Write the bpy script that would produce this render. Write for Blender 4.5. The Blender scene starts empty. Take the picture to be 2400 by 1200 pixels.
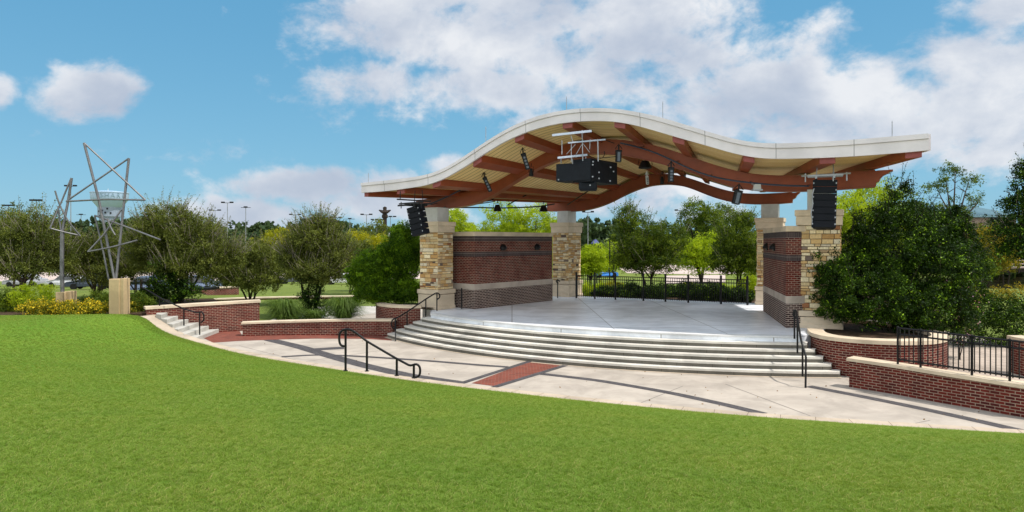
import bpy, bmesh, math, random
import numpy as np
from mathutils import Vector, Matrix
random.seed(7); RNG = np.random.default_rng(11)
C = bpy.context.scene.collection; SC = bpy.context.scene
R = math.radians
F, HZ, EYE = 1650.0, 565.0, 3.1            # calibration of the photograph: focal length (px), horizon row, eye height above the stage

# ------------------------------------------------------------------ camera, sky, sun, exposure
cam = bpy.data.cameras.new('camera'); co = bpy.data.objects.new('camera', cam); C.objects.link(co)
co.location = (0, 0, EYE); co.rotation_euler = (R(90), 0, 0)
cam.sensor_width = 36; cam.lens = 36*F/2400; cam.shift_y = -35/2400
cam.clip_start = 0.1; cam.clip_end = 9000
SC.camera = co
SUN_EL, SUN_AZ = 61.0, 109.0               # azimuth clockwise from +Y
sl = bpy.data.lights.new('sun', 'SUN'); so = bpy.data.objects.new('sun', sl); C.objects.link(so)
sl.energy = 2.8; sl.angle = R(0.53); sl.color = (1.0, 0.95, 0.87)
sd = Vector((math.sin(R(SUN_AZ))*math.cos(R(SUN_EL)), math.cos(R(SUN_AZ))*math.cos(R(SUN_EL)), math.sin(R(SUN_EL))))
so.rotation_euler = sd.to_track_quat('Z', 'Y').to_euler(); so.location = sd*60
SC.view_settings.view_transform = 'Standard'; SC.view_settings.look = 'None'
SC.view_settings.exposure = 0.75; SC.view_settings.gamma = 1.0
SC.render.engine = 'CYCLES'
SC.cycles.max_bounces = 8; SC.cycles.transparent_max_bounces = 8
SC.cycles.use_denoising = True

class NT:
    def __init__(s, tree): s.t = tree; s.n = tree.nodes; s.l = tree.links
    def new(s, ty, **kw):
        n = s.n.new(ty)
        for k, v in kw.items():
            setattr(n, k, v)
        return n
    def link(s, a, b): s.l.new(a, b)
    def val(s, sock, v):
        if isinstance(v, bpy.types.NodeSocket): s.link(v, sock)
        else: sock.default_value = v
    def math(s, op, a, b=None, c=None, clamp=False):
        n = s.new('ShaderNodeMath', operation=op); n.use_clamp = clamp
        s.val(n.inputs[0], a)
        if b is not None: s.val(n.inputs[1], b)
        if c is not None: s.val(n.inputs[2], c)
        return n.outputs[0]
    def mix(s, f, a, b, mode='MIX'):
        n = s.new('ShaderNodeMix', data_type='RGBA', blend_type=mode)
        s.val(n.inputs[0], f)
        for sock, v in ((n.inputs[6], a), (n.inputs[7], b)):
            if isinstance(v, bpy.types.NodeSocket): s.link(v, sock)
            else: sock.default_value = (v[0], v[1], v[2], 1)
        return n.outputs[2]
    def noise(s, vec, scale, detail=4, rough=0.55, dist=0.0):
        n = s.new('ShaderNodeTexNoise'); n.inputs['Scale'].default_value = scale
        n.inputs['Detail'].default_value = detail; n.inputs['Roughness'].default_value = rough
        n.inputs['Distortion'].default_value = dist
        if vec is not None: s.link(vec, n.inputs['Vector'])
        return n.outputs['Fac']
    def ramp(s, f, lo, hi):
        n = s.new('ShaderNodeMapRange'); n.interpolation_type = 'SMOOTHSTEP'
        s.val(n.inputs[0], f); s.val(n.inputs[1], lo); s.val(n.inputs[2], hi)
        return n.outputs[0]

def build_world():
    w = bpy.data.worlds.new('World'); SC.world = w; w.use_nodes = True
    T = NT(w.node_tree); T.n.clear()
    sky = T.new('ShaderNodeTexSky', sky_type='NISHITA'); sky.sun_disc = False
    sky.sun_elevation = R(SUN_EL); sky.sun_rotation = R(SUN_AZ)
    sky.air_density = 1.0; sky.dust_density = 0.3; sky.ozone_density = 1.4
    bg = T.new('ShaderNodeBackground'); bg.inputs[1].default_value = 0.11
    out = T.new('ShaderNodeOutputWorld')
    tc = T.new('ShaderNodeTexCoord'); sep = T.new('ShaderNodeSeparateXYZ'); T.link(tc.outputs['Generated'], sep.inputs[0])
    az = T.math('ARCTAN2', sep.outputs[0], sep.outputs[1])
    el = T.math('ARCSINE', sep.outputs[2])
    cmb = T.new('ShaderNodeCombineXYZ'); T.link(az, cmb.inputs[0]); T.link(T.math('MULTIPLY', el, 1.35), cmb.inputs[1])
    P = cmb.outputs[0]
    # warp
    def ell(px, py, rx, ry, amp=1.0):
        x = (px-1200)/F; a = math.atan(x); e = math.atan((HZ-py)/F*math.cos(a))
        sx = F/rx; sy = F/ry
        dx = T.math('MULTIPLY', T.math('SUBTRACT', az, a), sx*1.0)
        dy = T.math('MULTIPLY', T.math('SUBTRACT', el, e), sy*1.05)
        r = T.math('SQRT', T.math('ADD', T.math('MULTIPLY', dx, dx), T.math('MULTIPLY', dy, dy)))
        return T.math('MULTIPLY', T.math('SUBTRACT', 1.0, r), amp)
    E = [(222,226,96,70,1.15),(-10,212,30,30,.7),(1230,60,560,160,1.3),(880,205,190,90,.9),(1130,205,300,70,1),(1480,150,290,130,1.2),
         (1640,270,230,150,1.1),(1830,240,150,140,1),(2230,185,300,110,1.1),(2080,290,420,110,1.1),(2390,15,150,50,.7),(1850,110,110,60,.45),
         (720,435,190,44,.95),(920,462,230,60,.9),(560,510,150,50,.8),(1060,395,80,42,.9),(1560,400,430,100,.9),(2330,345,170,50,.8),(1480,330,330,110,1.0),(1420,480,320,60,.6),(400,360,120,25,.2),(2330,100,120,40,.4)]
    m = None
    for e in E:
        v = ell(*e); m = v if m is None else T.math('MAXIMUM', m, v)
    # unseen clouds outside the view, cover added for more fill light
    wide = T.math('MULTIPLY', T.math('SUBTRACT', T.noise(P, 2.2, 3, .5), .42), 4.0)
    away = T.math('GREATER_THAN', T.math('ABSOLUTE', az), .78)
    up = T.math('GREATER_THAN', el, .42)
    m = T.math('MAXIMUM', m, T.math('SUBTRACT', wide, T.math('MULTIPLY', T.math('SUBTRACT', 1.0, T.math('MAXIMUM', away, up)), 10.0)))
    n1 = T.noise(P, 5.5, 9, .60, .25); n2 = T.noise(P, 17, 8, .62, .15)
    nn = T.math('ADD', T.math('MULTIPLY', T.math('SUBTRACT', n1, .5), 2.5), T.math('MULTIPLY', T.math('SUBTRACT', n2, .5), 1.4))
    d = T.math('ADD', T.math('MINIMUM', m, .62), nn)
    cov = T.ramp(d, -.10, 0.55)
    hor = T.ramp(el, -0.02, 0.05)
    cov = T.math('MULTIPLY', cov, 0.93)
    # body shade: greyer where the cloud is deep and towards its base
    sh = T.new('ShaderNodeVectorMath', operation='ADD'); T.link(P, sh.inputs[0]); sh.inputs[1].default_value = (.015, .05, 0)
    n1b = T.noise(sh.outputs[0], 5.5, 9, .60, .25)
    lit = T.math('ADD', T.math('MULTIPLY', T.math('SUBTRACT', n1, n1b), 3.2), .62, clamp=True)
    n3 = T.noise(P, 3.1, 5, .55)
    deep = T.ramp(T.math('ADD', n3, T.math('MULTIPLY', T.math('SUBTRACT', d, .8), .12)), .40, .66)
    body = T.mix(lit, (2.75, 3.1, 3.75), (4.75, 4.8, 4.95))
    body = T.mix(T.math('MULTIPLY', deep, .8), body, (2.35, 2.7, 3.4))
    # unseen clouds overhead and behind the viewer, brightened as added front fill
    body = T.mix(T.ramp(el, .45, .8), body, (6.2, 6.3, 6.5))
    back = T.math('MULTIPLY', T.ramp(T.math('ABSOLUTE', az), .95, 1.6), T.ramp(el, 1.0, .6))
    body = T.mix(back, body, (12.5, 12.4, 12.2))
    tint = T.mix(.86, sky.outputs[0], T.mix(T.ramp(el, .0, .35), (.95, 2.52, 3.65), (.58, 2.0, 3.3)))
    fin = T.mix(cov, tint, body)
    T.link(fin, bg.inputs[0]); T.link(bg.outputs[0], out.inputs[0])
build_world()

# ------------------------------------------------------------------ calibration helpers
def G(px, py, z=-1.05):                     # point of the photograph on the level z
    Y = F*(EYE-z)/(py-HZ); return Vector(((px-1200)/F*Y, Y, z))
def D(px, py, Y):                           # point of the photograph at the distance Y
    return Vector(((px-1200)/F*Y, Y, EYE-(py-HZ)*Y/F))
PHI = 0.49; ORG = Vector((3.8, 29.5, 0)); EU = Vector((math.cos(PHI), -math.sin(PHI), 0)); EV = Vector((math.sin(PHI), math.cos(PHI), 0))
def S(u, v, z=0): p = ORG+EU*u+EV*v; return Vector((p.x, p.y, z))
def SV(px, py, v):                          # point of the photograph on the plane v of the stage
    k = (px-1200)/F
    # X = k*Y, (X-ox)*sin+(Y-oy)*cos = v
    Y = (v+ORG.x*EV.x+ORG.y*EV.y)/(k*EV.x+EV.y); X = k*Y
    u = (X-ORG.x)*EU.x+(Y-ORG.y)*EU.y
    return u, EYE-(py-HZ)*Y/F
VST = 25.3
def kf(v, v0): return (VST-v)/(VST-v0)       # the shell narrows towards the back

# ------------------------------------------------------------------ mesh helpers
class MB:
    def __init__(s): s.v = []; s.f = []; s.c = []; s.uv = []
    def face(s, pts, uv=None, col=(1,1,1)):
        i = len(s.v); s.v += [tuple(p) for p in pts]; s.f.append(tuple(range(i, i+len(pts)))); s.c.append(col); s.uv.append(uv)
    def hexa(s, b, t, col=(1,1,1)):          # b, t: 4 bottom, 4 top points (ccw seen from above)
        s.face([b[3],b[2],b[1],b[0]], None, col); s.face(t, None, col)
        for i in range(4):
            j = (i+1) % 4; s.face([b[i], b[j], t[j], t[i]], None, col)
    def box(s, c, sx, sy, sz, rz=0, col=(1,1,1), M=None):
        ca, sa = math.cos(rz), math.sin(rz); c = Vector(c)
        def q(x, y, z):
            p = Vector((x*sx/2, y*sy/2, z*sz/2))
            p = M @ p if M else Vector((p.x*ca-p.y*sa, p.x*sa+p.y*ca, p.z))
            return c+p
        o = [(-1,-1),(1,-1),(1,1),(-1,1)]
        s.hexa([q(x,y,-1) for x,y in o], [q(x,y,1) for x,y in o], col)
    def prism(s, poly, z0, z1, col=(1,1,1), top=True, bottom=True):
        n = len(poly); P0 = [Vector((p[0],p[1],z0 if not callable(z0) else z0(p))) for p in poly]; P1 = [Vector((p[0],p[1],z1 if not callable(z1) else z1(p))) for p in poly]
        if top: s.face(P1, None, col)
        if bottom: s.face(P0[::-1], None, col)
        L = 0
        for i in range(n):
            j = (i+1) % n; d = (P1[j]-P1[i]); d = math.hypot(d.x, d.y)
            s.face([P0[i],P0[j],P1[j],P1[i]], [(L,P0[i].z),(L+d,P0[j].z),(L+d,P1[j].z),(L,P1[i].z)], col); L += d
    def tube(s, pts, r, n=8, col=(1,1,1), caps=True):
        pts = [Vector(p) for p in pts]; m = len(pts); rr = r if isinstance(r, (list, tuple)) else [r]*m
        rings = []; up = None
        for i, p in enumerate(pts):
            t = (pts[min(i+1,m-1)]-pts[max(i-1,0)]).normalized()
            if up is None: up = Vector((0,0,1)) if abs(t.z) < .9 else Vector((1,0,0))
            a = t.cross(up).normalized(); b = a.cross(t).normalized(); up = b
            rings.append([p+(a*math.cos(2*math.pi*k/n)+b*math.sin(2*math.pi*k/n))*rr[i] for k in range(n)])
        i0 = len(s.v)
        for rg in rings: s.v += [tuple(q) for q in rg]
        for i in range(m-1):
            for k in range(n):
                k2 = (k+1) % n
                s.f.append((i0+i*n+k, i0+(i+1)*n+k, i0+(i+1)*n+k2, i0+i*n+k2)); s.c.append(col); s.uv.append(None)
        if caps:
            s.f.append(tuple(i0+k for k in range(n))); s.c.append(col); s.uv.append(None)
            s.f.append(tuple(i0+(m-1)*n+k for k in reversed(range(n)))); s.c.append(col); s.uv.append(None)
    def lathe(s, c, prof, n=24, col=(1,1,1)):
        c = Vector(c); i0 = len(s.v); m = len(prof)
        for r, z in prof:
            s.v += [tuple(c+Vector((r*math.cos(2*math.pi*k/n), r*math.sin(2*math.pi*k/n), z))) for k in range(n)]
        for i in range(m-1):
            for k in range(n):
                k2 = (k+1) % n; s.f.append((i0+i*n+k, i0+i*n+k2, i0+(i+1)*n+k2, i0+(i+1)*n+k)); s.c.append(col); s.uv.append(None)
    def build(s, name, mat, parent=None, smooth=None, bevel=None, weld=True):
        me = bpy.data.meshes.new(name); me.from_pydata(s.v, [], s.f)
        ul = me.uv_layers.new(name='UVMap'); ca = me.color_attributes.new('Col', 'FLOAT_COLOR', 'CORNER')
        ul = me.uv_layers['UVMap']; ca = me.color_attributes['Col']
        V = [Vector(v) for v in s.v]
        for pi, p in enumerate(me.polygons):
            uv = s.uv[pi]; col = s.c[pi]
            if uv is None:
                nn = p.normal
                if abs(nn.z) < .72:
                    t = Vector((-nn.y, nn.x, 0)); t = t.normalized() if t.length > 1e-6 else Vector((1,0,0))
                    uv = [(V[i].dot(t), V[i].z) for i in p.vertices]
                else: uv = [(V[i].x, V[i].y) for i in p.vertices]
            for k, li in enumerate(p.loop_indices):
                ul.data[li].uv = uv[k]; ca.data[li].color = (col[0], col[1], col[2], 1)
        if weld or smooth:
            bm = bmesh.new(); bm.from_mesh(me); bmesh.ops.remove_doubles(bm, verts=bm.verts, dist=1e-4)
            bmesh.ops.recalc_face_normals(bm, faces=bm.faces) if weld == 'recalc' else None
            bm.to_mesh(me); bm.free()
        if smooth is not None:
            me.shade_smooth()
            me.set_sharp_from_angle(angle=R(smooth))
        o = bpy.data.objects.new(name, me); C.objects.link(o)
        if mat: me.materials.append(mat)
        if bevel:
            b = o.modifiers.new('bevel', 'BEVEL'); b.width = bevel; b.segments = 2; b.limit_method = 'ANGLE'; b.angle_limit = R(40)
        if parent: o.parent = parent
        return o
def tag(o, label=None, cat=None, group=None, kind=None):
    if label: o['label'] = label
    if cat: o['category'] = cat
    if group: o['group'] = group
    if kind: o['kind'] = kind
    return o
def thing(name, label, cat, loc=(0,0,0), group=None):
    o = bpy.data.objects.new(name, None); C.objects.link(o); o.location = loc; o.empty_display_size = .2
    return tag(o, label, cat, group)
def adopt(root, *obs):                       # parts are modelled in world space; keep them there under a root at its base
    for o in obs:
        if o is None: continue
        o.parent = root; o.location = Vector(o.location)-Vector(root.location)

# ------------------------------------------------------------------ materials
MATS = {}
def newmat(name, rough=.6, spec=.5, metal=0):
    m = bpy.data.materials.new(name); m.use_nodes = True; T = NT(m.node_tree)
    b = T.n['Principled BSDF']; b.inputs['Roughness'].default_value = rough; b.inputs['Metallic'].default_value = metal
    b.inputs['Specular IOR Level'].default_value = spec
    MATS[name] = m; return m, T, b
def bump(T, b, h, dist=.01, strength=.6):
    n = T.new('ShaderNodeBump'); n.inputs['Distance'].default_value = dist; n.inputs['Strength'].default_value = strength
    T.link(h, n.inputs['Height']); T.link(n.outputs[0], b.inputs['Normal'])
def simple(name, col, rough=.6, spec=.4, metal=0, var=.12, scale=3, bmp=0.0):
    m, T, b = newmat(name, rough, spec, metal)
    g = T.new('ShaderNodeNewGeometry').outputs['Position']
    n = T.noise(g, scale, 6, .6)
    lo = tuple(c*(1-var) for c in col); hi = tuple(min(1, c*(1+var)) for c in col)
    T.link(T.mix(T.ramp(n, .3, .7), lo, hi), b.inputs['Base Color'])
    if bmp: bump(T, b, T.noise(g, scale*12, 4, .6), bmp, .5)
    return m
def concrete(name, col, stain=.5, joints=None, fine=45):
    m, T, b = newmat(name, .85, .25)
    g = T.new('ShaderNodeNewGeometry').outputs['Position']
    n = T.noise(g, .8, 8, .62, .6); n2 = T.noise(g, 5, 6, .6); n3 = T.noise(g, fine, 4, .7)
    lo = tuple(c*.80 for c in col); hi = tuple(min(1, c*1.12) for c in col)
    c = T.mix(T.ramp(n, .32, .68), lo, hi)
    c = T.mix(T.math('MULTIPLY', T.ramp(n2, .52, .75), .35*stain), c, tuple(x*.62 for x in col))
    c = T.mix(T.math('MULTIPLY', T.ramp(n3, .5, .8), .18), c, tuple(x*.6 for x in col))
    if joints:
        uv = T.new('ShaderNodeUVMap').outputs[0]
        br = T.new('ShaderNodeTexBrick'); T.link(uv, br.inputs[0]); br.offset = joints[2]
        br.inputs['Scale'].default_value = 1; br.inputs['Brick Width'].default_value = joints[0]; br.inputs['Row Height'].default_value = joints[1]
        br.inputs['Mortar Size'].default_value = joints[3]; br.inputs['Mortar Smooth'].default_value = .3
        br.inputs['Color1'].default_value = (.95,.95,.95,1); br.inputs['Color2'].default_value = (1,1,1,1); br.inputs['Mortar'].default_value = (.42,.40,.38,1)
        c = T.mix(1.0, c, br.outputs[0], 'MULTIPLY')
    T.link(c, b.inputs['Base Color']); bump(T, b, n3, .004, .5)
    return m
def brick(name, c1, c2, mortar, bw=.215, rh=.075, ms=.009, off=.5, sat=.35):
    m, T, b = newmat(name, .85, .2)
    uv = T.new('ShaderNodeUVMap').outputs[0]
    g = T.new('ShaderNodeNewGeometry').outputs['Position']
    br = T.new('ShaderNodeTexBrick'); T.link(uv, br.inputs[0]); br.offset = off
    br.inputs['Scale'].default_value = 1; br.inputs['Brick Width'].default_value = bw; br.inputs['Row Height'].default_value = rh
    br.inputs['Mortar Size'].default_value = ms; br.inputs['Mortar Smooth'].default_value = .25; br.inputs['Bias'].default_value = -.1
    br.inputs['Color1'].default_value = (*c1,1); br.inputs['Color2'].default_value = (*c2,1); br.inputs['Mortar'].default_value = (*mortar,1)
    n = T.noise(g, 1.6, 6, .6); n2 = T.noise(g, 30, 4, .7)
    c = T.mix(T.math('MULTIPLY', T.ramp(n, .4, .75), sat), br.outputs[0], tuple(x*.5 for x in c1))
    c = T.mix(T.math('MULTIPLY', T.ramp(n2, .5, .8), .25), c, tuple(x*.55 for x in c1))
    T.link(c, b.inputs['Base Color'])
    inv = T.math('SUBTRACT', 1.0, br.outputs[1]); bump(T, b, T.math('ADD', inv, T.math('MULTIPLY', n2, .25)), .008, .8)
    return m
def leafmat(name, c1, c2, trans=.35, c3=None, patch=None):
    m = bpy.data.materials.new(name); m.use_nodes = True; T = NT(m.node_tree); T.n.clear()
    at = T.new('ShaderNodeVertexColor', layer_name='Col'); sp = T.new('ShaderNodeSeparateColor'); T.link(at.outputs[0], sp.inputs[0])
    c = T.mix(sp.outputs[0], c1, c2)
    if c3: c = T.mix(T.math('MULTIPLY', T.ramp(sp.outputs[1], .90, .93), T.ramp(sp.outputs[0], .25, .6)), c, c3)
    if patch:
        g = T.new('ShaderNodeNewGeometry').outputs['Position']
        c = T.mix(T.ramp(T.noise(g, .45, 5, .6, .6), .35, .68), c, T.mix(1.0, c, patch, 'MULTIPLY'))
        c = T.mix(T.math('MULTIPLY', T.ramp(T.noise(g, 3.5, 5, .65), .42, .72), .55), c, T.mix(1.0, c, (.66,.74,.6), 'MULTIPLY'))
    d = T.new('ShaderNodeBsdfPrincipled'); d.inputs['Roughness'].default_value = .5; d.inputs['Specular IOR Level'].default_value = .12
    t = T.new('ShaderNodeBsdfTranslucent'); T.link(c, d.inputs['Base Color'])
    tc_ = T.mix(1.0, c, (1.5, 1.45, .55), 'MULTIPLY'); T.link(tc_, t.inputs[0])
    mx = T.new('ShaderNodeMixShader'); mx.inputs[0].default_value = trans
    T.link(d.outputs[0], mx.inputs[1]); T.link(t.outputs[0], mx.inputs[2])
    o = T.new('ShaderNodeOutputMaterial'); T.link(mx.outputs[0], o.inputs[0]); MATS[name] = m; return m
def vcolmat(name, rough=.8, spec=.25, var=.25, scale=18, bmp=.006):
    m, T, b = newmat(name, rough, spec)
    at = T.new('ShaderNodeVertexColor', layer_name='Col'); g = T.new('ShaderNodeNewGeometry').outputs['Position']
    n = T.noise(g, scale, 6, .65)
    c = T.mix(1.0, at.outputs[0], T.mix(T.ramp(n, .25, .75), (1-var,)*3, (1+var*.5,)*3), 'MULTIPLY')
    T.link(c, b.inputs['Base Color']); bump(T, b, n, bmp, .7); return m

M_conc = concrete('pale_concrete', (.44,.41,.37), .6)
M_step = concrete('step_concrete', (.45,.43,.39), .9)
M_stage = concrete('stage_slab', (.80,.83,.89), .8, (3.6, 3.6, 0, .022))
M_stage.node_tree.nodes['Principled BSDF'].inputs['Roughness'].default_value = .36; M_stage.node_tree.nodes['Principled BSDF'].inputs['Specular IOR Level'].default_value = .6
M_kerb = concrete('tan_kerb_concrete', (.45,.37,.28), .7)
M_cast = concrete('cast_stone', (.60,.49,.36), .7)
M_castd = concrete('cast_stone_course', (.42,.355,.30), .4)
M_path = concrete('path_paving', (.44,.36,.30), .4, (.6, .6, .5, .012))
M_brick = brick('red_brick', (.140,.018,.012), (.050,.009,.009), (.33,.235,.175), ms=.0105, sat=.55)
M_brickd = brick('dark_brick', (.050,.020,.020), (.020,.011,.013), (.44,.35,.29), .215, .075, .013)
M_soldier = brick('dark_soldier_brick', (.045,.028,.030), (.022,.016,.020), (.27,.22,.20), .075, .23, .008, 0)
M_pavebrick = brick('red_paving_brick', (.23,.055,.035), (.12,.032,.024), (.20,.12,.09), .2, .1, .010, .5, .3)
M_pavedark = brick('charcoal_paver', (.050,.046,.050), (.085,.078,.082), (.13,.12,.12), .2, .1, .008, .5, .2)
M_fascia = simple('painted_metal_fascia', (.66,.60,.62), .45, .4, 0, .09, .9)
def add_seams(m, w):
    T = NT(m.node_tree); b = T.n['Principled BSDF']; src = b.inputs['Base Color'].links[0].from_socket
    br = T.new('ShaderNodeTexBrick'); T.link(T.new('ShaderNodeUVMap').outputs[0], br.inputs[0]); br.offset = .4
    br.inputs['Scale'].default_value = 1; br.inputs['Brick Width'].default_value = w; br.inputs['Row Height'].default_value = 40; br.inputs['Mortar Size'].default_value = .016; br.inputs['Mortar Smooth'].default_value = .2
    br.inputs['Color1'].default_value = (1,1,1,1); br.inputs['Color2'].default_value = (.96,.96,.96,1); br.inputs['Mortar'].default_value = (.5,.5,.5,1)
    T.link(T.mix(1.0, src, br.outputs[0], 'MULTIPLY'), b.inputs['Base Color'])
add_seams(M_fascia, 2.3)
M_steel = simple('red_brown_painted_steel', (.25,.055,.020), .42, .35, 0, .14, 1.5)
M_steelend = simple('beam_end_plate_paint', (.24,.052,.045), .5, .4, 0, .1, 3)
M_black = simple('black_painted_metal', (.006,.006,.007), .45, .25, 0, .2, 6)
M_spk = simple('black_speaker_cabinet', (.007,.009,.014), .6, .18, 0, .2, 6)
M_galv = simple('galvanised_metal', (.30,.31,.33), .4, .4, .5, .15, 6)
M_white = simple('pale_blue_steel', (.42,.47,.58), .5, .4, 0, .08, 5)
M_stain = simple('stainless_tube', (.15,.145,.15), .48, .5, .6, .2, 4)
M_post = simple('grey_steel_post', (.50,.50,.49), .5, .4, 0, .1, 3)
M_pedestal = concrete('tan_pedestal_stone', (.46,.34,.19), .8)
M_soil = simple('mulch', (.055,.035,.022), .95, .1, 0, .4, 6, .03)
M_bark = simple('bark', (.085,.06,.045), .9, .1, 0, .35, 9, .01)
M_barkd = simple('dark_bark', (.035,.027,.022), .9, .1, 0, .35, 9, .01)
M_twig = simple('grey_twig', (.24,.20,.17), .9, .1, 0, .3, 9)
M_stone = vcolmat('ledge_stone')
M_paint = vcolmat('painted_surface', .5, .4, .08, 4, 0)
M_pole = simple('weathered_pole_steel', (.20,.21,.22), .5, .4, 0, .1, 3)
M_cable = simple('blue_black_conduit', (.02,.035,.07), .35, .5, 0, .2, 5)

def wood_mat():
    m, T, b = newmat('pine_deck', .55, .35)
    uv = T.new('ShaderNodeUVMap').outputs[0]; g = T.new('ShaderNodeNewGeometry').outputs['Position']
    br = T.new('ShaderNodeTexBrick'); T.link(uv, br.inputs[0]); br.offset = .37
    br.inputs['Scale'].default_value = 1; br.inputs['Brick Width'].default_value = 60; br.inputs['Row Height'].default_value = .29
    br.inputs['Mortar Size'].default_value = .020; br.inputs['Mortar Smooth'].default_value = .2
    br.inputs['Color1'].default_value = (.93,.70,.34,1); br.inputs['Color2'].default_value = (.84,.60,.26,1); br.inputs['Mortar'].default_value = (.24,.13,.045,1)
    mp = T.new('ShaderNodeMapping'); mp.inputs['Scale'].default_value = (1.2, 16, 1); T.link(uv, mp.inputs[0])
    n = T.noise(mp.outputs[0], 1.3, 6, .6, 1.5); n2 = T.noise(uv, .5, 3, .5)
    c = T.mix(T.math('MULTIPLY', T.ramp(n, .48, .72), .45), br.outputs[0], (.50,.30,.11))
    c = T.mix(T.math('MULTIPLY', T.ramp(n2, .4, .7), .25), c, (.70,.48,.22))
    vo = T.new('ShaderNodeTexVoronoi'); vo.inputs['Scale'].default_value = 1.6; T.link(uv, vo.inputs['Vector'])
    c = T.mix(T.math('MULTIPLY', T.ramp(vo.outputs['Distance'], .05, .03), .7), c, (.15,.07,.03))
    T.link(c, b.inputs['Base Color']); return m
M_wood = wood_mat()

def grass_mat(name, ca, cb, cc):
    m, T, b = newmat(name, .9, .1)
    g = T.new('ShaderNodeNewGeometry').outputs['Position']
    n = T.noise(g, .35, 6, .6, .5); n2 = T.noise(g, 6, 6, .7); n3 = T.noise(g, 60, 4, .8)
    c = T.mix(T.ramp(n, .3, .7), ca, cb); c = T.mix(T.math('MULTIPLY', T.ramp(n2, .45, .8), .6), c, cc)
    c = T.mix(T.math('MULTIPLY', T.ramp(n3, .45, .75), .45), c, tuple(x*.45 for x in ca))
    T.link(c, b.inputs['Base Color']); bump(T, b, T.math('ADD', n3, n2), .03, 1.0); return m
M_lawn = grass_mat('lawn_turf', (.10,.205,.018), (.15,.25,.025), (.23,.28,.045))
M_field = grass_mat('far_grass', (.12,.165,.03), (.16,.20,.04), (.22,.22,.08))

# leaves
M_olive = leafmat('olive_leaf', (.040,.056,.008), (.185,.21,.042), .30)
M_bright = leafmat('bright_leaf', (.19,.27,.012), (.42,.50,.025), .5)
M_green = leafmat('green_leaf', (.022,.050,.005), (.16,.215,.020), .35)
M_dark = leafmat('dark_evergreen_leaf', (.003,.012,.001), (.042,.092,.005), .2, (.26,.42,.025))
M_bush = leafmat('bush_leaf', (.018,.055,.003), (.16,.28,.010), .35)
M_hedge = leafmat('hedge_leaf', (.10,.10,.008), (.34,.27,.02), .3, (.70,.42,.02))
M_flower = leafmat('yellow_flower', (.60,.40,.02), (.78,.58,.03), .3)
M_bed = leafmat('bed_leaf', (.10,.13,.015), (.24,.24,.02), .3)
M_pink = leafmat('pink_flower', (.45,.22,.32), (.62,.38,.45), .3)
M_forest = leafmat('forest_leaf', (.035,.062,.026), (.070,.105,.040), .2)
M_yellowtree = leafmat('yellow_green_leaf', (.22,.24,.01), (.38,.34,.015), .4)
M_blade = leafmat('grass_blade', (.112,.200,.020), (.240,.345,.060), .34, (.42,.38,.15), (1.18,1.05,1.1))
M_tuft = leafmat('reed_blade', (.05,.10,.015), (.13,.19,.04), .3)

def leaf_mesh(name, pts, size, mat, parent=None, var=None, aspect=.5, up=None, seed=0, dirs=None, loc=(0,0,0)):
    rg = np.random.default_rng(seed+len(pts)); pts = np.asarray(pts, float)-np.asarray(loc, float); n = len(pts)
    a = rg.normal(size=(n,3)) if dirs is None else dirs+rg.normal(size=(n,3))*.35
    if up is not None: a[:,2] = a[:,2]*.4+up
    a /= np.linalg.norm(a, axis=1)[:,None]+1e-9
    b = np.cross(a, rg.normal(size=(n,3))); b /= np.linalg.norm(b, axis=1)[:,None]+1e-9
    s = size*(.6+.8*rg.random((n,1)))
    v = np.empty((n,4,3)); v[:,0] = pts-a*s; v[:,1] = pts+b*s*aspect-a*s*.1; v[:,2] = pts+a*s; v[:,3] = pts-b*s*aspect-a*s*.1
    me = bpy.data.meshes.new(name); me.vertices.add(4*n); me.vertices.foreach_set('co', v.reshape(-1).astype('f'))
    me.loops.add(4*n); me.loops.foreach_set('vertex_index', np.arange(4*n, dtype='i'))
    me.polygons.add(n); me.polygons.foreach_set('loop_start', np.arange(0, 4*n, 4, dtype='i')); me.polygons.foreach_set('loop_total', np.full(n, 4, 'i'))
    ca = me.color_attributes.new('Col', 'FLOAT_COLOR', 'POINT')
    if var is None: var = rg.random(n)
    col = np.ones((n,4,4)); col[:,:,0] = np.clip(var, 0, 1)[:,None]; col[:,:,1] = rg.random(n)[:,None]; col[:,:,2] = 0
    ca.data.foreach_set('color', col.reshape(-1).astype('f'))
    me.update(); me.validate(); me.materials.append(mat)
    o = bpy.data.objects.new(name, me); C.objects.link(o)
    if parent: o.parent = parent
    return o

def crown_points(lobes, n_clump, per, rc, seed=0, hollow=.55, flat=.8):
    """lobes: (center, (rx,ry,rz)); leaf clumps spread through each lobe's outer shell"""
    rg = np.random.default_rng(seed); P = []; V = []
    vol = np.array([l[1][0]*l[1][1]*l[1][2] for l in lobes])**.67; vol = vol/vol.sum()
    for (c, r), w in zip(lobes, vol):
        k = max(3, int(n_clump*w)); d = rg.normal(size=(k,3)); d /= np.linalg.norm(d, axis=1)[:,None]
        rad = hollow+(1-hollow)*rg.random((k,1))**.6; rad *= (1+.16*rg.normal(size=(k,1)))
        cc = np.array(c)+d*np.array(r)*rad
        cs = rc*(.5+.9*rg.random(k)); cv = rg.random(k)
        m = rg.poisson(per, k)+2
        for i in range(k):
            q = rg.normal(size=(m[i],3)); q /= np.linalg.norm(q, axis=1)[:,None]; q *= rg.random((m[i],1))**.45
            q[:,2] *= flat
            P.append(cc[i]+q*cs[i]); V.append(np.clip(cv[i]**1.6*.85+rg.random(m[i])*.40-.10, 0, 1))
    return np.concatenate(P), np.concatenate(V)

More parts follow.
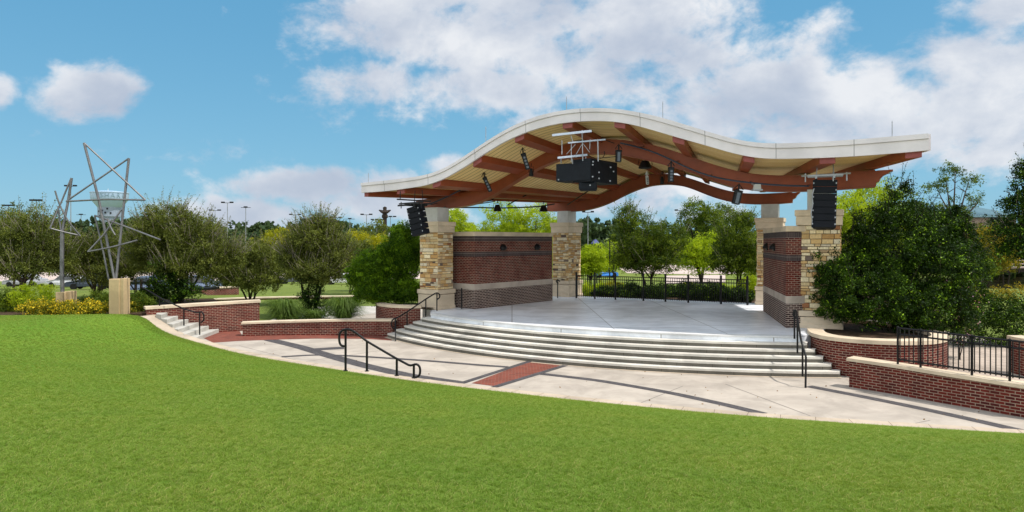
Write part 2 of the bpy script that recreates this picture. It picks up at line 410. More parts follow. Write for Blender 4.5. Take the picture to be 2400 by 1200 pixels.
def limb_tree(mb, base, tips, r0, fork=.35, stems=1, wob=.12, seed=1, thin=.3):
    rg = random.Random(seed); base = Vector(base)
    for i in range(stems):
        my = tips[i::stems]
        if not my: continue
        avg = sum((Vector(t) for t in my), Vector())/len(my)
        b0 = base+Vector((rg.uniform(-1,1), rg.uniform(-1,1), 0))*r0*(1.2 if stems > 1 else 0)
        fk = b0.lerp(avg, fork); fk.z = b0.z+(avg.z-b0.z)*fork*(1.15); fk += Vector((rg.uniform(-1,1), rg.uniform(-1,1), 0))*wob
        r1 = r0*(1.0 if stems == 1 else .55)
        mid = b0.lerp(fk, .5)+Vector((rg.uniform(-1,1), rg.uniform(-1,1), 0))*wob*.4
        mb.tube([b0-Vector((0,0,.1)), b0+Vector((0,0,.06)), mid, fk], [r1*1.35, r1*1.05, r1*.85, r1*.72], 8)
        for t in my:
            t = Vector(t); m1 = fk.lerp(t, .4)+Vector((rg.uniform(-1,1), rg.uniform(-1,1), rg.uniform(0,1)))*wob
            m2 = fk.lerp(t, .72)+Vector((rg.uniform(-1,1), rg.uniform(-1,1), rg.uniform(0,1)))*wob
            mb.tube([fk, m1, m2, t], [r1*.6, r1*.42, r1*.26, r1*.08], 6)
            for q in (m1, m2):
                for _ in range(2):
                    e = q+Vector((rg.uniform(-1,1), rg.uniform(-1,1), rg.uniform(.2,1.2)))*wob*4
                    mb.tube([q, q.lerp(e, .5)+Vector((rg.uniform(-1,1),)*3)*wob*.3, e], [r1*.25, r1*.16, r1*.04], 5)

def tree(name, label, cat, base, lobes, leaf, size, n_clump, per, rc, trunk=.12, stems=1, bark=None, seed=1, group=None, spikes=0, hollow=.5, fork=.35, aspect=.5, tw=M_twig, flower=None):
    base = Vector(base); root = thing(name, label, cat, base, group)
    pts, var = crown_points(lobes, n_clump, per, rc, seed, hollow)
    cr = leaf_mesh('crown', pts, size, leaf, None, var, aspect, seed=seed, loc=base); cr.parent = root
    if trunk:
        rg = np.random.default_rng(seed+5); tips = []
        for c, r in lobes:
            for _ in range(max(1, int(10/len(lobes)))):
                d = rg.normal(size=3); d /= np.linalg.norm(d); d[2] = abs(d[2])*.8
                tips.append(Vector(np.array(c)+d*np.array(r)*.75))
        random.Random(seed).shuffle(tips)
        mb = MB(); limb_tree(mb, base, tips, trunk, fork, stems, .10+.05*lobes[0][1][0], seed)
        adopt(root, mb.build('trunk', bark or M_bark, smooth=60))
    if spikes:
        # upright leafy shoots that stick out of the top
        mb = MB(); rg = np.random.default_rng(seed+9); LP = []; 
        for _ in range(spikes):
            c, r = lobes[rg.integers(len(lobes))]; d = rg.normal(size=3); d /= np.linalg.norm(d); d[2] = abs(d[2]); 
            p = np.array(c)+d*np.array(r)*rg.uniform(.75, 1.0)
            L = rg.uniform(.35, 1.15); dr = np.array([d[0]*.7, d[1]*.7, 1.0])+rg.normal(size=3)*.25; dr /= np.linalg.norm(dr)
            e = p+dr*L; mb.tube([p-dr*.3, (p+e)/2, e], [.012, .009, .004], 3, caps=False)
            k = int(26*L); tt = rg.random(k)[:,None]**.8; LP.append(p+dr*L*tt+rg.normal(size=(k,3))*.035)
        adopt(root, mb.build('twigs', tw, weld=False))
        LP = np.concatenate(LP); o = leaf_mesh('shoot_leaves', LP, size*.75, leaf, None, None, aspect, seed=seed+3, loc=base); o.parent = root
    if flower:
        fp, fs, fm = flower; o = leaf_mesh('flowers', fp, fs, fm, None, None, .9, seed=seed+4, loc=base); o.parent = root
    return root

# ------------------------------------------------------------------ ground
def gz(y):                                   # terrain falls away behind the stage
    t = min(1, max(0, (y-45)/65)); t = t*t*(3-2*t); return -1.08-1.95*t
mb = MB(); ys = [-60,-10,0,30,44,50,56,62,70,80,90,100,110,160,260,500,1200,4000]
for i in range(len(ys)-1):
    x = 60+ys[i+1]*1.6; n = 8
    for k in range(n):
        xa, xb = -x+2*x*k/n, -x+2*x*(k+1)/n
        mb.face([(xa,ys[i],gz(ys[i])),(xb,ys[i],gz(ys[i])),(xb,ys[i+1],gz(ys[i+1])),(xa,ys[i+1],gz(ys[i+1]))])
tag(mb.build('ground', M_field, weld=False), kind='structure')

# lawn edge curve in the photograph (px, py, level)
LE = [(-700,741,.0),(-300,741,.0),(0,740,.0),(160,738.5,0),(300,736,0),(338,733,0),(345,748,-.2),(362,767,-.45),(382,779,-.62),(424,794,-.82),(466,804,-.97),(528,822,-1.03),(591,836,-1.03),(674,850,-1.03),(757,862.5,-1.03),(880,882.5,-1.03),
      (980,896,-1.03),(1080,909,-1.03),(1180,920,-1.03),(1280,932.5,-1.03),(1380,943,-1.03),(1560,961,-1.03),(1750,978,-1.03),(1948,992,-1.03),(2118,1003,-1.03),(2400,1020,-1.03),(2700,1040,-1.03),(3200,1080,-1.03)]
LEP = [G(*e) for e in LE]
def resample(P, step):
    out = [P[0]]
    for a, b in zip(P[:-1], P[1:]):
        n = max(1, int((b-a).length/step))
        for k in range(1, n+1): out.append(a.lerp(b, k/n))
    return out
def smooth_pts(P, it=2):
    for _ in range(it):
        P = [P[0]]+[(P[i-1]+P[i]*2+P[i+1])/4 for i in range(1, len(P)-1)]+[P[-1]]
    return P
EDGE = smooth_pts(resample(smooth_pts(resample(LEP, .5), 3), .12), 2)
_r = random.Random(4); EDGE = [e+Vector((0, _r.uniform(-.012,.022), 0)) if e.z < -.9 and e.x > -13 else e for e in EDGE]
def lawn_point(e, t):                         # t 0 at the edge, 1 under the camera line, beyond: behind the camera
    y1 = 1.0; Y = e.y+(y1-e.y)*t; x1 = e.x*.98
    X = e.x+(x1-e.x)*min(t, 1)
    zt = 1.52+.012*abs(X)
    tt = min(1, t); g = 1-(1-tt)**1.25
    return Vector((X, Y, e.z+(zt-e.z)*g))
mb = MB(); ts = [0,.01,.02,.04]+[.04+.96*i/36 for i in range(1,37)]+[1.4,2.2]
rows = [[lawn_point(e, t) for e in EDGE] for t in ts]
nE = len(EDGE); mb.v = [tuple(p) for r in rows for p in r]
for i in range(len(ts)-1):
    for k in range(nE-1):
        mb.f.append((i*nE+k, (i+1)*nE+k, (i+1)*nE+k+1, i*nE+k+1)); mb.c.append((1,1,1)); mb.uv.append(None)
lawn = mb.build('lawn', M_lawn, smooth=60); tag(lawn, kind='structure')

# ------------------------------------------------------------------ plaza, kerb
PL = [e for e in EDGE if e.x > -13.4]
mb = MB(); poly = [(p.x, p.y) for p in PL if p.y < 60]+[(20,30),(20,44),(-6,44),(-11.5,34.5),(-12.4,32.6),(-13.4,31.9),(-14.2,31.2),(-13.3,28.4)]
mb.face([(x,y,-1.05) for x,y in poly])
plaza = tag(mb.build('plaza', concrete('plaza_slab', (.40,.35,.30), .7), weld=False), kind='structure')
mb = MB(); mb.face([(-13.0,32.95,-1.056),(0,33,-1.056),(0,45,-1.056),(-12.2,45,-1.056)]); tag(mb.build('path', M_conc, weld=False), kind='structure')
def offset(P, d):
    out = []
    for i, p in enumerate(P):
        t = P[min(i+1,len(P)-1)]-P[max(i-1,0)]; t.z = 0; t.normalize(); out.append(Vector((p.x-t.y*d, p.y+t.x*d, p.z)))
    return out
KE = [e for e in EDGE if -16.4 < e.x < 24 and e.y < 31]
KE = [e for e in KE if e.x > -15.95 or e.y > 30.2]
ks = next(i for i, e in enumerate(KE) if e.x > -15.75)
KE = KE[max(0, ks-1):]
wid = lambda e: .42+.30*max(0, min(1, (e.z+1.03)/.9))
inn = [a.lerp(b, 1) for a, b in zip(KE, [offset(KE, wid(e))[i] for i, e in enumerate(KE)])]
mb = MB()
for i in range(len(KE)-1):
    a, b, c, d = KE[i], KE[i+1], inn[i+1], inn[i]; up = Vector((0,0,.02)); dn = Vector((0,0,-.5))
    mb.face([a+up, b+up, c+up, d+up]); mb.face([d+dn, c+dn, c+up, d+up][::-1])
    if i % 6 == 0 and a.z < -.9:
        t = (b-a).normalized()*.012; z = Vector((0,0,.0235)); mb.face([a+z, a+z+t, d+z+t, d+z], None, (.35,.33,.3))
def kerbmat():
    m = concrete('kerb_surface', (.43,.35,.27), .9); T = NT(m.node_tree); b = T.n['Principled BSDF']
    src = b.inputs['Base Color'].links[0].from_socket; at = T.new('ShaderNodeVertexColor', layer_name='Col')
    T.link(T.mix(1.0, src, at.outputs[0], 'MULTIPLY'), b.inputs['Base Color']); return m
tag(mb.build('kerb', kerbmat(), weld=False), kind='structure')

def strip(name, pix, mat, z=-1.046, parent=plaza):
    mb = MB(); P = [G(x, y, z) for x, y in pix]; mb.face(P); o = mb.build(name, mat, parent, weld=False); return o
def band(name, line, w, mat, z=-1.046):       # a paved ribbon along a line drawn on the plaza
    P = smooth_pts(resample([G(x, y, z) for x, y in line], .35), 2); A = offset(P, w/2); B = offset(P, -w/2); mb = MB(); L = 0
    for i in range(len(P)-1):
        l = (P[i+1]-P[i]).length; mb.face([B[i], B[i+1], A[i+1], A[i]], [(L,0),(L+l,0),(L+l,w),(L,w)]); L += l
    return mb.build(name, mat, plaza, weld=False)
strip('brick_walkway', [(1105,898),(1165,905.5),(1322,858),(1242,847)], M_pavebrick, -1.043)
band('charcoal_border', [(1078,899),(1150,876),(1243,846)], .22, M_pavedark, -1.041)
band('charcoal_border', [(1155,908),(1240,882),(1325,856)], .22, M_pavedark, -1.041)
band('charcoal_inlay', [(632,796),(700,812),(780,836),(860,858),(960,881),(1078,898)], .55, M_pavedark)
band('charcoal_inlay', [(660,836),(740,831),(830,834),(1000,845),(1120,855),(1190,860)], .26, M_pavedark, -1.042)
band('charcoal_inlay', [(725,820),(760,817),(806,815)], .6, M_pavedark, -1.044)
band('charcoal_inlay', [(1270,876),(1400,891),(1560,918),(1700,948),(1790,970)], .32, M_pavedark)
band('charcoal_inlay', [(1895,905),(2000,925),(2150,955),(2300,988),(2430,1018)], .34, M_pavedark)
strip('brick_walkway', [(470,789),(500,803),(560,799),(640,796),(740,793.5),(860,794),(918,798),(926,788),(820,782),(700,780),(566,784),(562,776),(472,777)], M_pavebrick, -1.044)

# faint control joints scored in the slabs
mb = MB()
for a, b in [((1600,905),(1500,945)),((2180,985),(2105,1000)),((1700,900),(1900,975)),((560,810),(780,866)),((900,820),(700,850))]:
    P = [G(*a, -1.0465), G(*b, -1.0465)]; t = (P[1]-P[0]).normalized(); n = Vector((-t.y, t.x, 0))*.013
    mb.face([P[0]-n, P[1]-n, P[1]+n, P[0]+n])
mb.build('control_joint', simple('dark_joint_line', (.16,.145,.13), .9), plaza, weld=False)

# ------------------------------------------------------------------ brick walls
def wall_curve(name, label, plan, z0, z1, th=.35, cap=.10, capo=.05, group=None, mat=None, capmat=None, base=None, cat='wall', both=True):
    P = smooth_pts(resample([Vector((p[0],p[1],0)) for p in plan], .25), 2); A = P; B = offset(P, th)
    zt = z1 if callable(z1) else (lambda p: z1)
    root = thing(name, label, cat, (P[len(P)//2].x, P[len(P)//2].y, z0), group)
    mb = MB(); L = 0; n = len(P)
    for i in range(n-1):
        l = (A[i+1]-A[i]).length; h0, h1 = zt(A[i])-cap, zt(A[i+1])-cap
        q = lambda p, z: Vector((p.x, p.y, z))
        uv = [(L,z0),(L+l,z0),(L+l,h1),(L,h0)]
        mb.face([q(A[i],z0),q(A[i+1],z0),q(A[i+1],h1),q(A[i],h0)], uv); mb.face([q(B[i],z0),q(B[i],h0),q(B[i+1],h1),q(B[i+1],z0)], [uv[0],uv[3],uv[2],uv[1]]); L += l
    for i in (0, n-1):
        q = lambda p, z: Vector((p.x, p.y, z)); h = zt(A[i])-cap
        f = [q(A[i],z0),q(A[i],h),q(B[i],h),q(B[i],z0)]; uv = [(0,z0),(0,h),(th,h),(th,z0)]
        mb.face(f if i == 0 else f[::-1], uv if i == 0 else uv[::-1])
    adopt(root, mb.build('brickwork', mat or M_brick, weld=False))
    # coping
    A2 = offset(P, -capo); B2 = offset(P, th+capo)
    t0 = (P[1]-P[0]).normalized()*capo; t1 = (P[-1]-P[-2]).normalized()*capo
    A2[0] -= t0; B2[0] -= t0; A2[-1] += t1; B2[-1] += t1
    mb = MB(); q = lambda p, z: Vector((p.x, p.y, z)); zz = [zt(p) for p in P]
    for i in range(n-1):
        a0, a1, b0, b1 = A2[i], A2[i+1], B2[i], B2[i+1]; z, w = zz[i], zz[i+1]; e = .012
        mb.face([q(a0,z-e),q(a1,w-e),q(b1,w-e*.2),q(b0,z-e*.2)]); mb.face([q(a0,z-cap),q(a1,w-cap),q(a1,w-e),q(a0,z-e)]); mb.face([q(b1,w-cap),q(b0,z-cap),q(b0,z-e*.2),q(b1,w-e*.2)])
        mb.face([q(a1,w-cap),q(a0,z-cap),q(b0,z-cap),q(b1,w-cap)])
    mb.face([q(A2[0],zz[0]-cap),q(A2[0],zz[0]-.012),q(B2[0],zz[0]-.002),q(B2[0],zz[0]-cap)]); mb.face([q(B2[-1],zz[-1]-cap),q(B2[-1],zz[-1]-.002),q(A2[-1],zz[-1]-.012),q(A2[-1],zz[-1]-cap)])
    adopt(root, mb.build('coping', capmat or M_cast))
    return root

lw = [G(345,750,-.25),(-15.0,30.9,0),(-14.1,31.6,0),(-12.8,32.4,0),(-11.8,32.9,0)]
lw = [(-15.75,30.35)]+[(p[0],p[1]) for p in lw[1:]]
wall_curve('brick_wall', 'tall dark red brick retaining wall beside the left lawn stairs', lw, -1.06, lambda p: .27+.08*(p.x+15.7)/4, .4, .12)
lowp = [(-11.75,30.7),(-10.6,30.95),(-9.4,31.02),(-7.2,31.05),(-6.0,30.85),(-5.2,30.7)]
wall_curve('brick_seat_wall', 'low curved red brick seat wall with tan coping left of the stage steps', lowp, -1.06, lambda p: -.44+.02*(p.x+11.7), .38, .09)
pp = [(-6.5,34.2),(-6.45,33.2),(-6.05,32.0),(-5.3,31.2),(-4.6,30.95),(-4.05,31.0)]
wall_curve('brick_planter', 'curved red brick planter against the front left stone column', pp, -1.06, .27, .3, .13, group=None, cat='planter')
rp = [(10.15,24.1),(9.75,22.9),(9.85,22.0),(10.6,21.25),(11.6,20.95),(12.7,21.15),(13.6,21.9),(14.1,23.0),(14.2,24.4),(13.9,26),(13.2,27.4)]
wall_curve('brick_planter', 'big rounded red brick planter right of the stage steps under the dark bush', rp, -1.06, .13, .38, .13, cat='planter')
rw = [G(1990,907),G(2100,925),G(2200,944),G(2300,961),G(2400,980),(13.1,15.6,0),(14.6,14.2,0)]
wall_curve('brick_seat_wall', 'low red brick wall with tan coping along the right side of the plaza under the black fence', [(p[0],p[1]) for p in rw], -1.06, lambda p: -.21-.02*(p.x-9.6), .33, .1)
rb = [(15.5,20.2),(16.0,19.8),(17.2,19.4),(19,19.2)]
rb = [(15.75,22.3),(15.65,21.6),(16.1,21.0),(17.2,20.5),(19.4,20.2)]
wall_curve('brick_wall', 'short red brick wall behind the fence at the right edge of the photo', rb, -1.06, .12, .35, .12)
# soil in the planters
for nm, pl, z in (('planter_soil', pp+[(-3.6,31.6),(-3.4,34)], .1), ('planter_soil', rp+[(12,28),(10.4,26)], -.02)):
    mb = MB(); mb.face([(p[0]+(.12 if nm and p[0] < 0 else 0), p[1]+.12, z) for p in pl]); tag(mb.build(nm, M_soil, weld=False), kind='structure')

# ------------------------------------------------------------------ stage and steps
UC, VF, RR = 1.0, -4.75, 17.0
def arc(r, u0, u1, n=48):
    return [(u0+(u1-u0)*i/n, VF+17.0-math.sqrt(max(0, (r)**2-(u0+(u1-u0)*i/n-UC)**2))) for i in range(n+1)]
stage = thing('stage', 'raised pale concrete stage floor with six long curved front steps', 'stage', S(0,-4,-1.05))
mb = MB(); a = arc(RR, -6.7, 8.0)
poly = a+[(8.3,-2.6),(9.0,2.0),(7.4,8.9),(-6.9,8.9),(-9.2,2.5),(-8.9,-.4),(-7.6,-1.6)]
P = [S(u, v) for u, v in poly]; mb.prism([(p.x,p.y) for p in P], -1.06, 0.0, bottom=False)
adopt(stage, mb.build('stage_floor', M_stage, bevel=None))
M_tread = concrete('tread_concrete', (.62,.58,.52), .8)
M_riser = concrete('shaded_riser_concrete', (.15,.137,.115), .9, (1.1, 5, 0, .008))  # same steps as the treads; the risers' shade is put into this darker colour
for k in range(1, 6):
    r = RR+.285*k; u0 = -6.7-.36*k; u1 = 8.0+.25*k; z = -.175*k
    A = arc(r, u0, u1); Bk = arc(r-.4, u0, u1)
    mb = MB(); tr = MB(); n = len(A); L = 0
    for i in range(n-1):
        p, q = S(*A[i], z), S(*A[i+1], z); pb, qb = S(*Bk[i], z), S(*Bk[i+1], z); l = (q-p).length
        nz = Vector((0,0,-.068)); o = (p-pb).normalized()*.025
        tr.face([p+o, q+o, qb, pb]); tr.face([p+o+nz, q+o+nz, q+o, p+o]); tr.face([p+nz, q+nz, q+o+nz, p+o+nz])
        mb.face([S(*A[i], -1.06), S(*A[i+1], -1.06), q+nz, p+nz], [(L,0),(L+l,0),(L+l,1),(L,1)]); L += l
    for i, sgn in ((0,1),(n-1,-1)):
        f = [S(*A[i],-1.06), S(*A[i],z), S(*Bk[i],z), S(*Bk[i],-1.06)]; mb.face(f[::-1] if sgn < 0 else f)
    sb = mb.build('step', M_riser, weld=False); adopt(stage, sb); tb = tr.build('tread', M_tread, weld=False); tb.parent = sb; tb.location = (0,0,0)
# nosing line of the floor edge and a tan strip at the foot of the steps
mb = MB(); A = arc(RR+.03, -6.7, 8.0); B = arc(RR-.32, -6.7, 8.0)
for i in range(len(A)-1):
    p, q, qb, pb = S(*A[i],.006), S(*A[i+1],.006), S(*B[i+1],.006), S(*B[i],.006); nz = Vector((0,0,-.05))
    mb.face([p,q,qb,pb]); mb.face([p+nz,q+nz,q,p])
adopt(stage, mb.build('floor_edging', concrete('edging_concrete', (.62,.62,.62), .5), weld=False))
mb = MB(); A = arc(RR+.285*5+.16, -8.6, 9.3); B = arc(RR+.285*5-.05, -8.6, 9.3)
for i in range(len(A)-1): mb.face([S(*A[i],-1.042), S(*A[i+1],-1.042), S(*B[i+1],-1.042), S(*B[i],-1.042)])
adopt(stage, mb.build('foot_strip', M_kerb, weld=False))

# ------------------------------------------------------------------ stone columns
def stone_faces(mb, c, w, rz, z0, z1, seed):
    rg = random.Random(seed); pal = [(.62,.44,.22),(.70,.54,.30),(.57,.37,.16),(.74,.60,.37),(.46,.32,.18),(.64,.55,.40),(.76,.64,.42),(.50,.29,.11)]
    odd = [(.12,.085,.07),(.30,.13,.06),(.20,.15,.12)]
    for f in range(4):
        a = rz+f*math.pi/2; nx = Vector((math.sin(a), -math.cos(a), 0)); tx = Vector((math.cos(a), math.sin(a), 0))
        z = z0
        while z < z1-.01:
            h = min(rg.choice((.07,.09,.11,.14,.18)), z1-z); x = -w/2
            if z1-z-h < .05: h = z1-z
            while x < w/2-.01:
                l = min(rg.uniform(.13,.42), w/2-x)
                if w/2-x-l < .09: l = w/2-x
                col = rg.choice(odd) if rg.random() < .06 else rg.choice(pal); k = rg.uniform(.82,1.12); col = tuple(min(.85, q*k) for q in col)
                pr = rg.uniform(.004,.030); g = .006; m = Vector(c)
                o0 = m+nx*(w/2-.03); o1 = m+nx*(w/2+pr)
                pts = [(x+g, z+g),(x+l-g, z+g),(x+l-g, z+h-g),(x+g, z+h-g)]
                inn_ = [o0+tx*px+Vector((0,0,pz)) for px, pz in pts]
                ch = .008; pts2 = [(x+g+ch, z+g+ch),(x+l-g-ch, z+g+ch),(x+l-g-ch, z+h-g-ch),(x+g+ch, z+h-g-ch)]
                out_ = [o1+tx*px+Vector((0,0,pz)) for px, pz in pts2]
                mb.face(out_, None, col)
                for i in range(4):
                    j = (i+1) % 4; mb.face([inn_[i], inn_[j], out_[j], out_[i]], None, col)
                x += l
            z += h
def column(label, x, y, w, rz, zcap, zbase=0.0, zpost=4.9, seed=1, gr='stone columns carrying the canopy', postw=.62, bh=.9):
    # zcap: underside level of the capital and its top
    zc0, zc1 = zcap; root = thing('stone_column', label, 'column', (x,y,zbase), gr)
    mb = MB(); bw = w+.10
    mb.box((x,y,zbase+(bh-.22)/2), bw+.03, bw+.03, bh-.22, rz); mb.box((x,y,zbase+.08), bw+.09, bw+.09, .16, rz); mb.box((x,y,zbase+bh-.10), bw+.10, bw+.10, .20, rz)
    adopt(root, mb.build('base', M_cast, bevel=.02))
    mb = MB(); mb.box((x,y,(zbase+bh+zc0)/2), w-.03, w-.03, zc0-zbase-bh, rz, (.16,.11,.07)); stone_faces(mb, (x,y,0), w, rz, zbase+bh+.005, zc0-.003, seed)
    adopt(root, mb.build('shaft', M_stone, weld=False))
    mb = MB(); h = zc1-zc0; mb.box((x,y,zc0+h*.3), w+.14, w+.14, h*.6, rz); mb.box((x,y,zc0+h*.8-.001), w+.22, w+.22, h*.4-.004, rz)
    adopt(root, mb.build('capital', M_cast, bevel=.02))
    mb = MB(); mb.box((x,y,(zc1+zpost)/2), postw, postw, zpost-zc1, rz); adopt(root, mb.build('post', M_post, bevel=.01))
    return root
yFL = 32.4; xFL = (1023-1200)/F*yFL
column('front left stone column behind the left speaker stack', xFL, yFL, 1.06, -.60, (EYE+20*yFL/F, EYE+45*yFL/F), 0, EYE+78*yFL/F, 1, postw=.80)
pBL = S(-5.45, 8.7); column('back left stone column where the black fence starts', pBL.x, pBL.y, 1.12, -.73, (EYE+19*pBL.y/F, EYE+43*pBL.y/F), 0, EYE+70*pBL.y/F, 2, postw=.76)
pBR = S(5.45, 8.7); column('back right stone column mostly hidden by the right brick wall', pBR.x, pBR.y, 1.12, -.45, (EYE+29*pBR.y/F, EYE+54*pBR.y/F), 0, EYE+86*pBR.y/F, 3, postw=.78)
yFR = 25.6; xFR = (1921-1200)/F*yFR; column('front right stone column behind the black speaker array', xFR, yFR, 1.38, -.44, (EYE+36*yFR/F, EYE+72*yFR/F), 0, EYE+120*yFR/F, 4, postw=.80, bh=.62)

# ------------------------------------------------------------------ stage side walls
def side_wall(label, A, B, Ck, zt, seed=0, th=.6, lights=(), side=1):
    """A near corner, B far end (stage face); Ck end of the short near face"""
    A = Vector(A); B = Vector(B); Ck = Vector(Ck); root = thing('brick_screen_wall', label, 'wall', (A.x, A.y, 0), 'brick side walls of the stage')
    n = (B-A).normalized(); n = Vector((-n.y, n.x, 0))*side
    B2 = B+n*th; C2 = Ck+n*0
    plan = [A, B, B2, Ck+(B-A).normalized()*th*.2]
    plan = [A, B, B2, Ck]
    if side < 0: plan = plan[::-1]
    cen = sum(plan, Vector())/4
    def lay(nm, z0, z1, mat, grow=0.0, bev=None):
        mb = MB(); pl = []
        for p in plan:
            d = (p-cen); d.z = 0; pl.append(p+d.normalized()*grow)
        mb.prism([(p.x,p.y) for p in pl][::-1] if False else [(p.x,p.y) for p in pl], z0, z1)
        me = mb.build(nm, mat, bevel=bev, weld='recalc'); adopt(root, me)
    lay('brick_plinth', 0, .865, M_brickd, .03); lay('stone_band', .865, 1.14, M_castd, .06, .01)
    lay('brickwork', 1.14, 2.38, M_brick); lay('soldier_course', 2.38, 2.60, M_soldier, .006); lay('brickwork', 2.60, zt-.43, M_brick)
    lay('soldier_course', zt-.43, zt-.20, M_soldier, .006); lay('coping', zt-.20, zt, M_cast, .08, .015)
    return root
LA, LB = G(1113,724.5,0), G(1294,704.6,0); side_wall('left stage wall of red and dark brick beside the front left column', LA, LB, G(1061,719.5,0), 3.53, side=1)
RA, RB_ = G(1842,768.5,0), G(1789,728.6,0); side_wall('right stage wall of red and dark brick beside the front right column', RA, RB_, (RA.x+.75, RA.y+.1, 0), 3.64, side=-1)
def sconce(label, p, d):                      # black half-dome wall light; d = outward direction
    d = Vector((d.x,d.y,0)).normalized(); t = Vector((-d.y,d.x,0)); root = thing('wall_light', label, 'wall light', p, 'half dome lights on the stage walls')
    mb = MB(); n = 12; m = 6; r = .21
    for i in range(m):
        for k in range(n):
            def q(i, k):
                th = math.pi*k/n; ph = math.pi/2*i/m; rr = r*math.cos(ph)
                return p+t*(rr*math.cos(th))+Vector((0,0,rr*math.sin(th)*1.15))+d*(.01+.20*math.sin(ph))
            mb.face([q(i,k), q(i,k+1), q(i+1,k+1), q(i+1,k)])
    mb.face([p+t*r+d*.01, p-t*r+d*.01, p-t*r*.6+d*.15, p+t*.6*r+d*.15])
    adopt(root, mb.build('shade', M_black, smooth=50))
    mb = MB(); mb.box(p+Vector((0,0,-.03))+d*.03, .30, .05, .08, math.atan2(t.y, t.x)); adopt(root, mb.build('mounting_plate', M_black))
nl = (LB-LA).normalized(); nl = Vector((nl.y,-nl.x,0))
for f, lb in ((.33,'left one of the two half dome lights on the left stage wall'),(.78,'right one of the two half dome lights on the left stage wall')):
    p = LA.lerp(LB, f); sconce(lb, Vector((p.x,p.y,2.72)), nl)
nr = (RB_-RA).normalized(); nr = Vector((-nr.y,nr.x,0))
for f, lb in ((.78,'farther of the two half dome lights on the right stage wall'),(.45,'nearer of the two half dome lights on the right stage wall')):
    p = RA.lerp(RB_, f); sconce(lb, Vector((p.x,p.y,2.78)), nr)

# ------------------------------------------------------------------ canopy
V0 = -3.4
TOP = [(847,429),(872,426.5),(930,421),(1009,409.6),(1050,392),(1091,366),(1132,336.7),(1178,307.5),(1234,279.8),(1286,265),(1336,255.6),(1394,252.5),(1438,253.5),(1505,263.9),(1558,277),(1640,303),(1707,323),(1748,333.8),(1789,337.7),(1894,334.8),(1946,331.8),(2083,321),(2176.5,313)]
BOT = [(847,451.6),(913,447.5),(1015,432.3),(1059,409.6),(1117,373),(1155,345.4),(1213,316),(1277.5,294.4),(1330,285.4),(1409,281.8),(1452.5,284.7),(1500,295),(1561,314.8),(1646,338),(1754,370),(1789,373),(1937,370),(2054,363),(2176.5,352)]
def prof(pts, v, n=90):
    Q = [SV(x, y, v) for x, y in pts]; u = np.array([q[0] for q in Q]); z = np.array([q[1] for q in Q])
    uu = np.linspace(u[0], u[-1], n); zz = np.interp(uu, u, z); k = np.ones(7)/7
    zp = np.concatenate([2*zz[0]-zz[3:0:-1], zz, 2*zz[-1]-zz[-2:-5:-1]]); return uu, np.convolve(zp, k, 'valid')
uu, zb = prof(BOT, V0); ut, zt_ = prof(TOP, V0); zt = np.interp(uu, ut, zt_); zt = np.maximum(zt, zb+.38)
ZC = 5.6
def deck_z(u0, v, off=0.0):                   # underside of the deck at front-station u0 and depth v
    k = kf(v, V0); return ZC+(np.interp(u0, uu, zb)+.10-ZC)*k+off
VB = 9.2
canopy = thing('stage_canopy', 'wave shaped canopy roof with white fascia and red brown beams over the stage', 'canopy', S(0,0,4.4))
mb = MB(); th = .16; nv = 10
for i in range(len(uu)-1):
    for j in range(nv):
        va, vb = V0+.02+(VB-V0)*j/nv, V0+.02+(VB-V0)*(j+1)/nv; c = []
        for u0, v in ((uu[i],va),(uu[i+1],va),(uu[i+1],vb),(uu[i],vb)): c.append(S(u0*kf(v,V0), v, deck_z(u0, v)))
        mb.face(c[::-1], [(uu[i], vb),(uu[i+1], vb),(uu[i+1], va),(uu[i], va)])
adopt(canopy, mb.build('timber_deck', M_wood, smooth=40))
mb = MB()
for i in range(len(uu)-1):
    for j in range(nv):
        va, vb = V0+.02+(VB-V0)*j/nv, V0+.02+(VB-V0)*(j+1)/nv; c = []
        for u0, v in ((uu[i],va),(uu[i+1],va),(uu[i+1],vb),(uu[i],vb)):
            k = kf(v, V0); c.append(S(u0*k, v, deck_z(u0, v)+(np.interp(u0, uu, zt-zb)-.16)*k))
        mb.face(c)
adopt(canopy, mb.build('roof_sheet', M_fascia, smooth=40))
# fascia: lower board and a proud upper flashing with vertical seams
def ribbon(z0, z1, v, dv, nm, mat, useam=None):
    mb = MB(); L = 0
    for i in range(len(uu)-1):
        a, b = uu[i], uu[i+1]; f = lambda u, z, vv: S(u, vv, z)
        p = [f(a,z0[i],v),f(b,z0[i+1],v),f(b,z1[i+1],v),f(a,z1[i],v)]; q = [f(a,z0[i],v+dv),f(b,z0[i+1],v+dv),f(b,z1[i+1],v+dv),f(a,z1[i],v+dv)]
        mb.face(p); mb.face(q[::-1]); mb.face([p[3],p[2],q[2],q[3]]); mb.face([p[1],p[0],q[0],q[1]])
    for i, s in ((0,1),(len(uu)-1,-1)):
        p = [S(uu[i],v,z0[i]),S(uu[i],v,z1[i]),S(uu[i],v+dv,z1[i]),S(uu[i],v+dv,z0[i])]; mb.face(p if s > 0 else p[::-1])
    o = mb.build(nm, mat, smooth=35); adopt(canopy, o); return o
zm = zb+(zt-zb)*.70
ribbon(zb, zm-.006, V0, .12, 'fascia_board', M_fascia); ribbon(zm, zt, V0-.05, .2, 'fascia_flashing', M_fascia)
